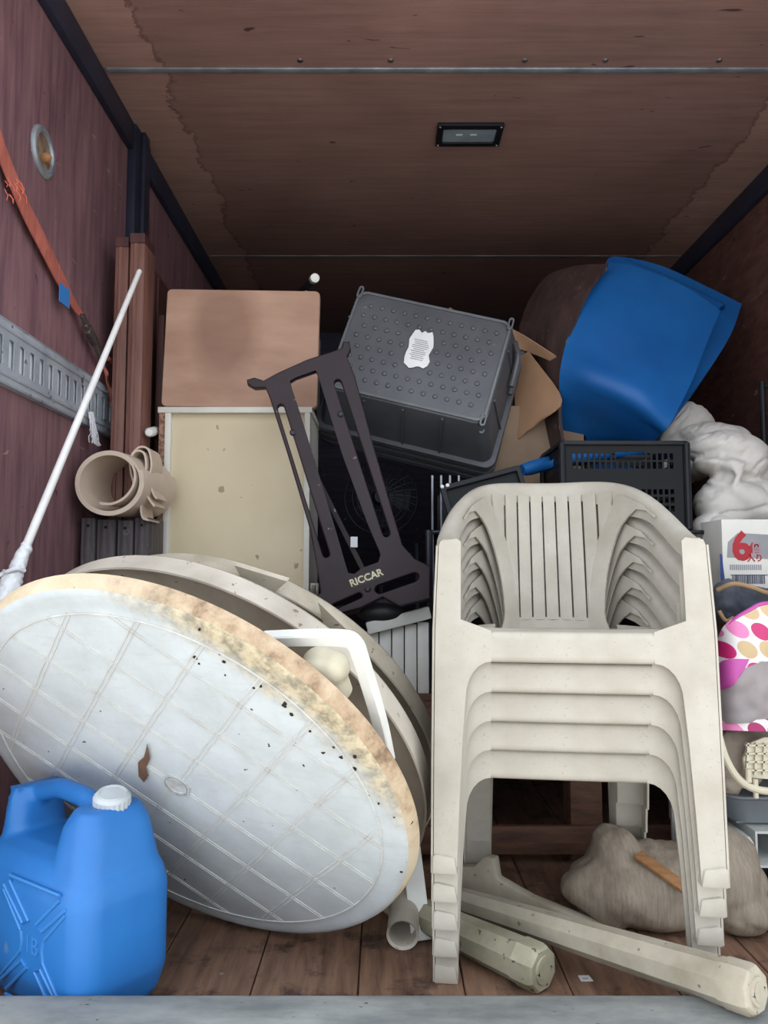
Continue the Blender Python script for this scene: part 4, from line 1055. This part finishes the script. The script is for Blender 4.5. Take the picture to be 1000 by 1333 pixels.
o = m.build('cardboard_sheet', M['card2']); tag(o, 'brown cardboard corner peeking over the studded storage bin', 'cardboard')

t = root('folded_mat', (at(820, 600, 2.55).x, 2.6, 1.06), 'big folded blue vinyl mat with brown lining leaning in the corner', 'mat')
F = [[(793, 346, 2.66), (830, 352, 2.62), (890, 378, 2.60), (935, 407, 2.60)],
     [(757, 398, 2.56), (800, 410, 2.51), (860, 436, 2.50), (915, 456, 2.52)],
     [(738, 450, 2.50), (780, 462, 2.44), (838, 486, 2.40), (897, 500, 2.44)],
     [(733, 478, 2.47), (776, 492, 2.39), (832, 520, 2.35), (870, 551, 2.38)],
     [(731, 506, 2.50), (772, 516, 2.44), (824, 542, 2.42), (862, 562, 2.44)],
     [(732, 552, 2.60), (768, 556, 2.58), (806, 566, 2.54), (845, 574, 2.52)],
     [(741, 604, 2.72), (765, 600, 2.70), (795, 592, 2.66), (828, 582, 2.62)],
     [(748, 690, 2.78), (770, 690, 2.76), (800, 690, 2.72), (835, 690, 2.70)]]
sheet('front_fold', [[at(*q) for q in r] for r in F], M['mat_blue'], t, .014, 54, 40, wr=.005, ws=6, seed=2, sm=70)
F = [[(783, 350, 2.72), (800, 338, 2.76), (868, 353, 2.76), (963, 399, 2.74)],
     [(792, 380, 2.72), (840, 372, 2.72), (900, 400, 2.70), (948, 440, 2.66)],
     [(800, 440, 2.70), (840, 440, 2.68), (890, 465, 2.63), (918, 490, 2.58)],
     [(810, 520, 2.64), (830, 525, 2.60), (852, 540, 2.54), (872, 554, 2.46)]]
sheet('rear_fold', [[at(*q) for q in r] for r in F], M['mat_blue'], t, .014, 30, 30, wr=.006, ws=6, seed=5, sm=70)
F = [[(795, 343, 2.68), (850, 362, 2.66), (932, 404, 2.63)], [(810, 336, 2.70), (868, 358, 2.70), (944, 396, 2.66)], [(815, 344, 2.74), (870, 362, 2.74), (944, 402, 2.70)]]
sheet('middle_fold', [[at(*q) for q in r] for r in F], M['mat_blue'], t, .010, 14, 20, sm=70)
F = [[(962, 400, 2.60), (935, 407, 2.525)], [(935, 455, 2.55), (911, 462, 2.475)], [(905, 510, 2.50), (889, 514, 2.44)], [(872, 552, 2.47), (868, 552, 2.45)]]
F = [[(690, 395, 2.80), (715, 362, 2.78), (750, 350, 2.70), (793, 347, 2.58)],
     [(682, 420, 2.78), (705, 395, 2.72), (730, 390, 2.62), (762, 392, 2.52)],
     [(680, 436, 2.74), (700, 436, 2.66), (716, 446, 2.58), (737, 470, 2.49)],
     [(690, 520, 2.74), (702, 520, 2.66), (715, 530, 2.58), (732, 545, 2.51)],
     [(705, 600, 2.74), (715, 600, 2.66), (725, 600, 2.60), (742, 602, 2.55)]]
sheet('brown_lining', [[at(*q) for q in r] for r in F], M['mat_brown'], t, .012, 28, 28, wr=.006, ws=9, seed=8, sm=70)

# ------------------------------------------------------------------ pile on the right
# shelf crate base, gutters, tray
t = root('low_shelf', (1.05, 2.05, 0), 'low black shelf under the white gutter pieces', 'shelf')
MB().box((.86, 1.92, .075), (1.38, 2.35, .092)).build('deck', M['black'], t, bevel=.002)
for xx in (.865, 1.35):
    for yy in (1.93, 2.32): MB().box((xx, yy, 0), (xx+.025, yy+.025, .075)).build('leg', M['black'], t)
GUT = [(-.5, -.42), (-.42, -.5), (.30, -.5), (.5, -.15), (.5, .3), (.38, .5), (-.5, .5)]
def gutter(px, py, s, label):
    c = at(px, py, 1.90); t_ = .09
    lo = [(a*s, b*s) for a, b in GUT]; li = [(a*s*.88, b*s*.86) for a, b in GUT]
    me = flat2d([lo, li], .36, (c.x, 1.90+.18, .093+s*.5+.0005), (1, 0, 0), (0, 0, 1)); o = finish('gutter_piece', me, M['gutter'], None, 25); tag(o, label, 'gutter'); return o
gutter(962, 1095, .072, 'white pvc channel piece with open end, close to the chair legs')
gutter(1007, 1103, .085, 'larger white pvc channel piece with open end under the grey tray')
c = at(985, 1050, 1.92)
t = root('grey_tray', (1.1, 2.05, .185), 'grey plastic tray under the ivory seat piece', 'tray')
rows = [[Vector((1.10+(x-.0), 2.08+y, z)) for x, y in rrect(-.255-g, -.16-g, .255+g, .16+g, .04, 5)] for g, z in ((-.03, .186), (-.02, .186), (0, .245), (.008, .25), (.008, .255), (-.004, .255), (-.022, .195))]
loft(rows).build('tray_shell', M['tray'], t, smooth=30)
MB().box((.87, 1.95, .182), (1.33, 2.22, .186)).build('tray_foot', M['tray'], t)
# ivory plastic grid seat + cream cloth
t = root('ivory_seat_frame', (1.0, 1.96, .255), 'ivory ribbed plastic seat piece with curved rim on the grey tray', 'seat part')
p0 = at(973, 1022, 1.86); 
out = [(975, 1015), (973, 990), (982, 970), (1000, 962), (1030, 962), (1040, 1020)]
loops = [[(q.x, q.z) for q in [at(a, b, 1.86) for a, b in out]]]
me = flat2d(loops, .012, (0, 1.885, 0), (1, 0, 0), (0, 0, 1), .002); finish('ribbed_plate', me, M['creamp'], t, 30)
m = MB()
for k in range(5):
    a = at(978+k*11, 1012, 1.85); b = at(980+k*11, 970, 1.85); m.bar((a.x, 1.876, a.z), (b.x, 1.876, b.z), .004, .010, up=(0, -1, 0))
for k in range(4):
    a = at(977, 1006-k*11, 1.85); m.bar((a.x, 1.876, a.z), (a.x+.11, 1.876, a.z), .004, .010, up=(0, -1, 0))
m.build('rib', M['creamp'], t)
m = MB(); m.tube(cr([at(936, 958, 1.88), at(944, 985, 1.86), at(958, 1010, 1.85), at(975, 1024, 1.85), at(1000, 1030, 1.85), at(1040, 1030, 1.86)], 24), .009, 10); m.build('curved_rim', M['creamp'], t)
m = MB(); a = at(984, 1026, 1.85); m.tube([a+Vector((0, 0, .02)), a+Vector((0, 0, -.022))], .006, 10); a = at(975, 1018, 1.85); m.tube([a, a+Vector((0, 0, .03))], .007, 10); m.build('clip', M['creamp'], t)
c = at(960, 985, 1.93)
me = blob([('e', at(965, 985, 1.97), (.065, .05, .075), ID), ('e', at(995, 975, 1.98), (.08, .06, .07), ID), ('e', at(950, 1005, 1.96), (.03, .04, .06), ID)], .007, 3, wr=.007, ws=26, seed=4, ridged=True)
o = finish('cream_cloth', me, M['creamcloth'], None, 70); tag(o, 'crumpled cream cloth behind the ivory seat piece', 'cloth')
# pink spotted bag
t = root('spotted_bag', (1.02, 2.0, .42), 'pink and white spotted vinyl bag with magenta corner and clear front', 'bag')
def dots():
    k = NT('spotted_vinyl'); v = k.coord()
    vo = k.n('ShaderNodeTexVoronoi', feature='F1', voronoi_dimensions='2D'); vo.inputs['Scale'].default_value = 21; vo.inputs['Randomness'].default_value = .15
    sp_ = k.n('ShaderNodeSeparateXYZ'); cb_ = k.n('ShaderNodeCombineXYZ'); k.l(v, sp_.inputs[0]); k.l(k.math('ADD', sp_.outputs[0], k.math('MULTIPLY', sp_.outputs[2], .35)), cb_.inputs[0]); k.l(sp_.outputs[2], cb_.inputs[1]); k.l(cb_.outputs[0], vo.inputs['Vector'])
    d = k.math('LESS_THAN', vo.outputs['Distance'], .43)
    hsv = k.n('ShaderNodeSeparateColor'); k.l(vo.outputs['Color'], hsv.inputs[0])
    c = k.ramp(hsv.outputs[0], [(0, (206, 178, 136)), (.28, (196, 40, 110)), (.5, (232, 130, 186)), (.75, (170, 36, 104))]); c.node.color_ramp.interpolation = 'CONSTANT'
    col = k.mix(d, (232, 226, 228), c); k.l(col, k.b.inputs['Base Color']); k.b.inputs['Roughness'].default_value = .4; return k.m
M['dots'] = dots()
F = [[(938, 840, 1.90), (950, 812, 1.87), (975, 795, 1.86), (1000, 786, 1.86), (1060, 790, 1.88)], [(936, 860, 1.89), (955, 845, 1.85), (980, 838, 1.84), (1000, 834, 1.84), (1060, 840, 1.86)], [(936, 893, 1.89), (955, 876, 1.85), (980, 864, 1.84), (1000, 860, 1.84), (1060, 862, 1.86)]]
sheet('spotted_panel', [[at(*q) for q in r] for r in F], M['dots'], t, .012, 20, 24, sm=70)
F = [[(938, 888, 1.887), (955, 872, 1.848), (980, 862, 1.838), (1000, 858, 1.838), (1060, 860, 1.86)], [(940, 920, 1.89), (955, 915, 1.86), (980, 912, 1.85), (1000, 910, 1.85), (1060, 910, 1.87)], [(942, 944, 1.90), (955, 940, 1.87), (980, 938, 1.86), (1000, 937, 1.86), (1060, 937, 1.88)]]
sheet('clear_panel', [[at(*q) for q in r] for r in F], M['clearpl'], t, .01, 20, 24, wr=.006, ws=30, sm=70)
F = [[(942, 938, 1.895), (960, 937, 1.87), (1000, 935, 1.86), (1060, 935, 1.88)], [(943, 950, 1.895), (960, 950, 1.87), (1000, 951, 1.86), (1060, 951, 1.88)]]
sheet('spotted_hem', [[at(*q) for q in r] for r in F], M['dots'], t, .012, 6, 20, sm=70)
F = [[(935, 866, 1.885), (950, 858, 1.845), (975, 858, 1.832)], [(935, 890, 1.885), (950, 880, 1.845), (972, 866, 1.832)], [(937, 897, 1.885), (952, 894, 1.845), (964, 880, 1.835)]]
sheet('magenta_corner', [[at(*q) for q in r] for r in F], M['pinktrim'], t, .006, 10, 10, sm=70)
m = MB(); m.tube(cr([at(936, 870, 1.88), at(940, 838, 1.88), at(952, 811, 1.86), at(976, 794, 1.85), at(1000, 785, 1.85), at(1060, 788, 1.87)], 26), .005, 8); m.build('piping', M['pinktrim'], t)
me = blob([('e', at(995, 870, 2.0), (.105, .08, .14), ID)], .012, 2); finish('filling', me, M['clearpl'], t, 60)
# dark cloth bag behind
me = blob([('e', at(975, 790, 2.0), (.085, .07, .055), ID), ('e', at(945, 785, 2.0), (.035, .05, .06), ID), ('e', at(1010, 795, 2.0), (.09, .07, .06), ID)], .007, 3, wr=.008, ws=22, seed=9, ridged=True)
t = root('cloth_bag', at(965, 830, 2.0), 'slate grey cloth bag with tan binding under the white carton', 'bag'); finish('bag_body', me, M['denim'], t, 70)
m = MB(); m.tube(cr([at(934, 768, 1.95), at(955, 760, 1.925), at(980, 765, 1.915), at(1000, 772, 1.915), at(1050, 782, 1.93)], 20), .006, 8); m.tube(cr([at(936, 795, 1.93), at(945, 808, 1.925), at(956, 804, 1.92)], 10), .005, 8); m.build('binding', M['tanband'], t)
# hidden carton stack carrying the upper pile
t = root('brown_carton', (1.13, 2.28, 0), 'plain brown carton standing behind the pile at the right wall', 'box')
MB().box((1.03, 2.09, .26), (1.44, 2.50, .735)).build('carton_body', M['card2'], t, bevel=.003); MB().box((1.03, 2.36, 0), (1.44, 2.50, .26)).build('carton_foot', M['card2'], t)
# printed carton
YQ = 2.09; qx0 = at(940, 700, YQ).x; qz1 = at(960, 676, YQ).z; qz0 = .737
t = root('printed_carton', (qx0+.2, YQ+.12, qz0), 'white printed carton with a big red 6 under the quilt', 'box')
MB().box((qx0, YQ, qz0), (1.37, YQ+.25, qz1)).build('carton_body', M['cartonw'], t, bevel=.002)
def onbox(px, py, dy=-.0008): p = at(px, py, YQ); return Vector((p.x, YQ+dy, p.z))
me = textmesh('6', .104, onbox(965, 713), (1, 0, .12), (-.12, 0, 1), .0005, bold=.004); finish('red_numeral', me, M['red'], t)
me = textmesh('個', .030, onbox(983, 714), (1, 0, .03), (-.03, 0, 1), .0005, bold=.0008); finish('red_character', me, M['red'], t)
me = textmesh('入り', .022, onbox(983, 727), (1, 0, .03), (-.03, 0, 1), .0005, bold=.0006); finish('red_character', me, M['red'], t)
m = MB()
a = onbox(952, 720, -.0003); m.prism([(-.012, -.012), (.10, -.016), (.105, .05), (.02, .055), (-.008, .03)], a, (1, 0, 0), (0, 0, 1), (0, -1, 0), .0003); m.build('grey_swash', M['greyp'], t)
a0, a1 = onbox(953, 749), onbox(998, 760); m = MB(); xx = a0.x; rnd = random.Random(2)
while xx < a1.x-.004:
    wq = rnd.choice((.001, .0015, .0022)); m.box((xx, YQ-.0010, a1.z), (xx+wq, YQ-.0005, a0.z)); xx += wq+rnd.choice((.001, .0016))
m.box((a0.x-.004, YQ-.001, a0.z), (a1.x+.004, YQ-.0005, a0.z+.002)); m.build('bar_code', M['navyp'], t)
a0, a1 = onbox(950, 735), onbox(990, 742); m = MB(); xx = a0.x
while xx < a1.x: m.box((xx, YQ-.0010, a1.z), (xx+.0035, YQ-.0005, a0.z)); xx += .0055
m.build('small_print', M['greyp'], t)
a = onbox(1000, 700); m = MB(); m.box((a.x+.002, YQ-.0012, qz0+.06), (1.368, YQ-.0004, qz1-.004)); m.build('blue_panel', M['bluep'], t)
a = onbox(938, 745); m = MB(); m.prism([(0, -.03), (.012, -.03), (.004, .05), (0, .05)], a, (1, 0, 0), (0, 0, 1), (0, -1, 0), .0008); m.build('blue_edge', M['bluep'], t)
# quilt
zq = qz1
R = lambda a, ax='Y': Matrix.Rotation(math.radians(a), 3, ax)
me = blob([('e', at(892, 562, 2.62), (.10, .09, .115), R(30)), ('e', at(890, 600, 2.60), (.12, .09, .08), R(2)),
           ('e', at(948, 588, 2.34), (.125, .12, .062), R(8)), ('e', at(930, 572, 2.56), (.13, .10, .06), R(8)), ('e', at(946, 610, 2.30), (.105, .09, .036), R(12)), ('e', at(966, 598, 2.32), (.08, .10, .066), R(20)),
           ('e', at(942, 658, 2.30), (.085, .09, .075), R(20)), ('e', at(968, 652, 2.29), (.13, .10, .055), R(26)), ('e', at(1012, 655, 2.30), (.16, .10, .066), R(14)),
           ('e', at(936, 692, 2.26), (.075, .06, .048), R(14)), ('e', at(925, 714, 2.26), (.046, .06, .055), R(0)), ('e', at(990, 625, 2.36), (.12, .08, .06), R(10)),
           ('t', [at(964, 608, 2.23), at(960, 620, 2.21), at(954, 636, 2.21)], [.024, .016, .007])], .006, 3)
nr = [v.normal.copy() for v in me.vertices]
for v, n in zip(me.vertices, nr):
    c_ = v.co; wq = Vector((noise.noise(c_*5), noise.noise(c_*5+Vector((9, 0, 0))), noise.noise(c_*5+Vector((0, 7, 0)))))*.12
    d_ = c_+wq; u_ = d_.x*.5-d_.z*.87; w_2 = d_.x*.87+d_.z*.5
    h_ = max(0, 1-abs(noise.noise(Vector((u_*15, w_2*4, d_.y*4))))*7)
    h2 = max(0, 1-abs(noise.noise(Vector((u_*30+7, w_2*6, 3))))*6)
    v.co += n*(-.0065*h_ - .0025*h2 + .012*noise.noise(c_*6))
o = finish('quilt', me, M['duvet'], None, 80); tag(o, 'crumpled white quilt heaped on the printed carton', 'quilt')

# black stand at right wall
t = root('black_stand', (1.3, 2.6, 0), 'black metal upright stand against the right wall', 'stand')
xx = at(994, 550, 2.62).x; zz = at(994, 497, 2.62).z
for e in (0, .045): MB().tube([(xx+e, 2.62, 0), (xx+e, 2.62, zz)], .010, 10).build('post', M['blacksoft'], t)
for zq in (.4, .9, zz-.12, zz-.02): MB().box((xx, 2.615, zq), (xx+.045, 2.625, zq+.012)).build('rung', M['blacksoft'], t)

# ------------------------------------------------------------------ sack, wood stick, round white part, papers under the chairs
def sackmat():
    k = NT('woven_linen'); v = k.coord((26, 8, 3))
    col = k.ramp(k.noise(v, 6, 6, .7), [(.30, (132, 120, 107)), (.70, (160, 148, 133))]); k.l(col, k.b.inputs['Base Color']); k.b.inputs['Roughness'].default_value = .9
    k.b.inputs['Specular IOR Level'].default_value = .15; k.bump(k.noise(v, 16, 3), .15, .003); return k.m
M['sackm'] = sackmat()
c = atz(880, 1215, 0)
me = blob([('e', Vector((.61, 1.86, .075)), (.19, .14, .088), R(-6)), ('e', Vector((.55, 1.88, .10)), (.07, .10, .095), R(0)), ('e', Vector((.77, 1.83, .10)), (.10, .10, .125), R(-8)), ('e', Vector((.80, 1.80, .045)), (.085, .09, .045), ID)], .008, 3, wr=.012, ws=11, seed=1, ridged=True)
for v in me.vertices: v.co.z = max(v.co.z, .001)
o = finish('linen_cushion', me, M['sackm'], None, 70); tag(o, 'slumped grey-beige linen cushion on the floor behind the chair legs', 'cushion')
m = MB(); m.bar(at(830, 1112, 1.80), at(897, 1160, 1.70), .028, .010, up=(0, -.5, 1)); 
o = m.build('wooden_stick', M['woodtan'], bevel=.003); tag(o, 'tan wooden stick resting on the linen cushion', 'stick')
h = MB().lathe([(.045, 0), (.05, .01), (.05, .05), (.04, .055), (.02, .055), (.018, .03), (.001, .03)], 32).mesh('wheel'); p = at(887, 1062, 2.02)
h.transform(Matrix.Translation(p) @ Matrix.Rotation(math.radians(65), 4, 'Z') @ Matrix.Rotation(math.pi/2, 4, 'X'))
t = root('caster_wheel', (p.x, p.y, 0), 'white plastic wheel on a bracket behind the chair legs', 'wheel')
finish('wheel_rim', h, M['gutter'], t, 30)
m = MB(); m.bar((p.x, p.y+.03, 0), (p.x, p.y+.03, p.z+.09), .03, .012, up=(0, 1, 0)); m.build('bracket', M['gutter'], t, bevel=.003)
c = atz(996, 1195, 0); m = MB(); m.prism([(-.03, -.04), (.10, -.05), (.11, .05), (-.02, .05)], Vector((.93, 1.86, .0008)), (1, .2, 0), (-.2, 1, 0), (0, 0, 1), .001)
o = m.build('leaflet', M['paper']); tag(o, 'white printed leaflet on the floor beside the linen cushion', 'paper')
m = MB()
for k in range(4): m.box((.935+k*.02, 1.85+k*.008, .0018), (.95+k*.02, 1.86+k*.008, .0022))
m.build('red_print', M['red'], o)
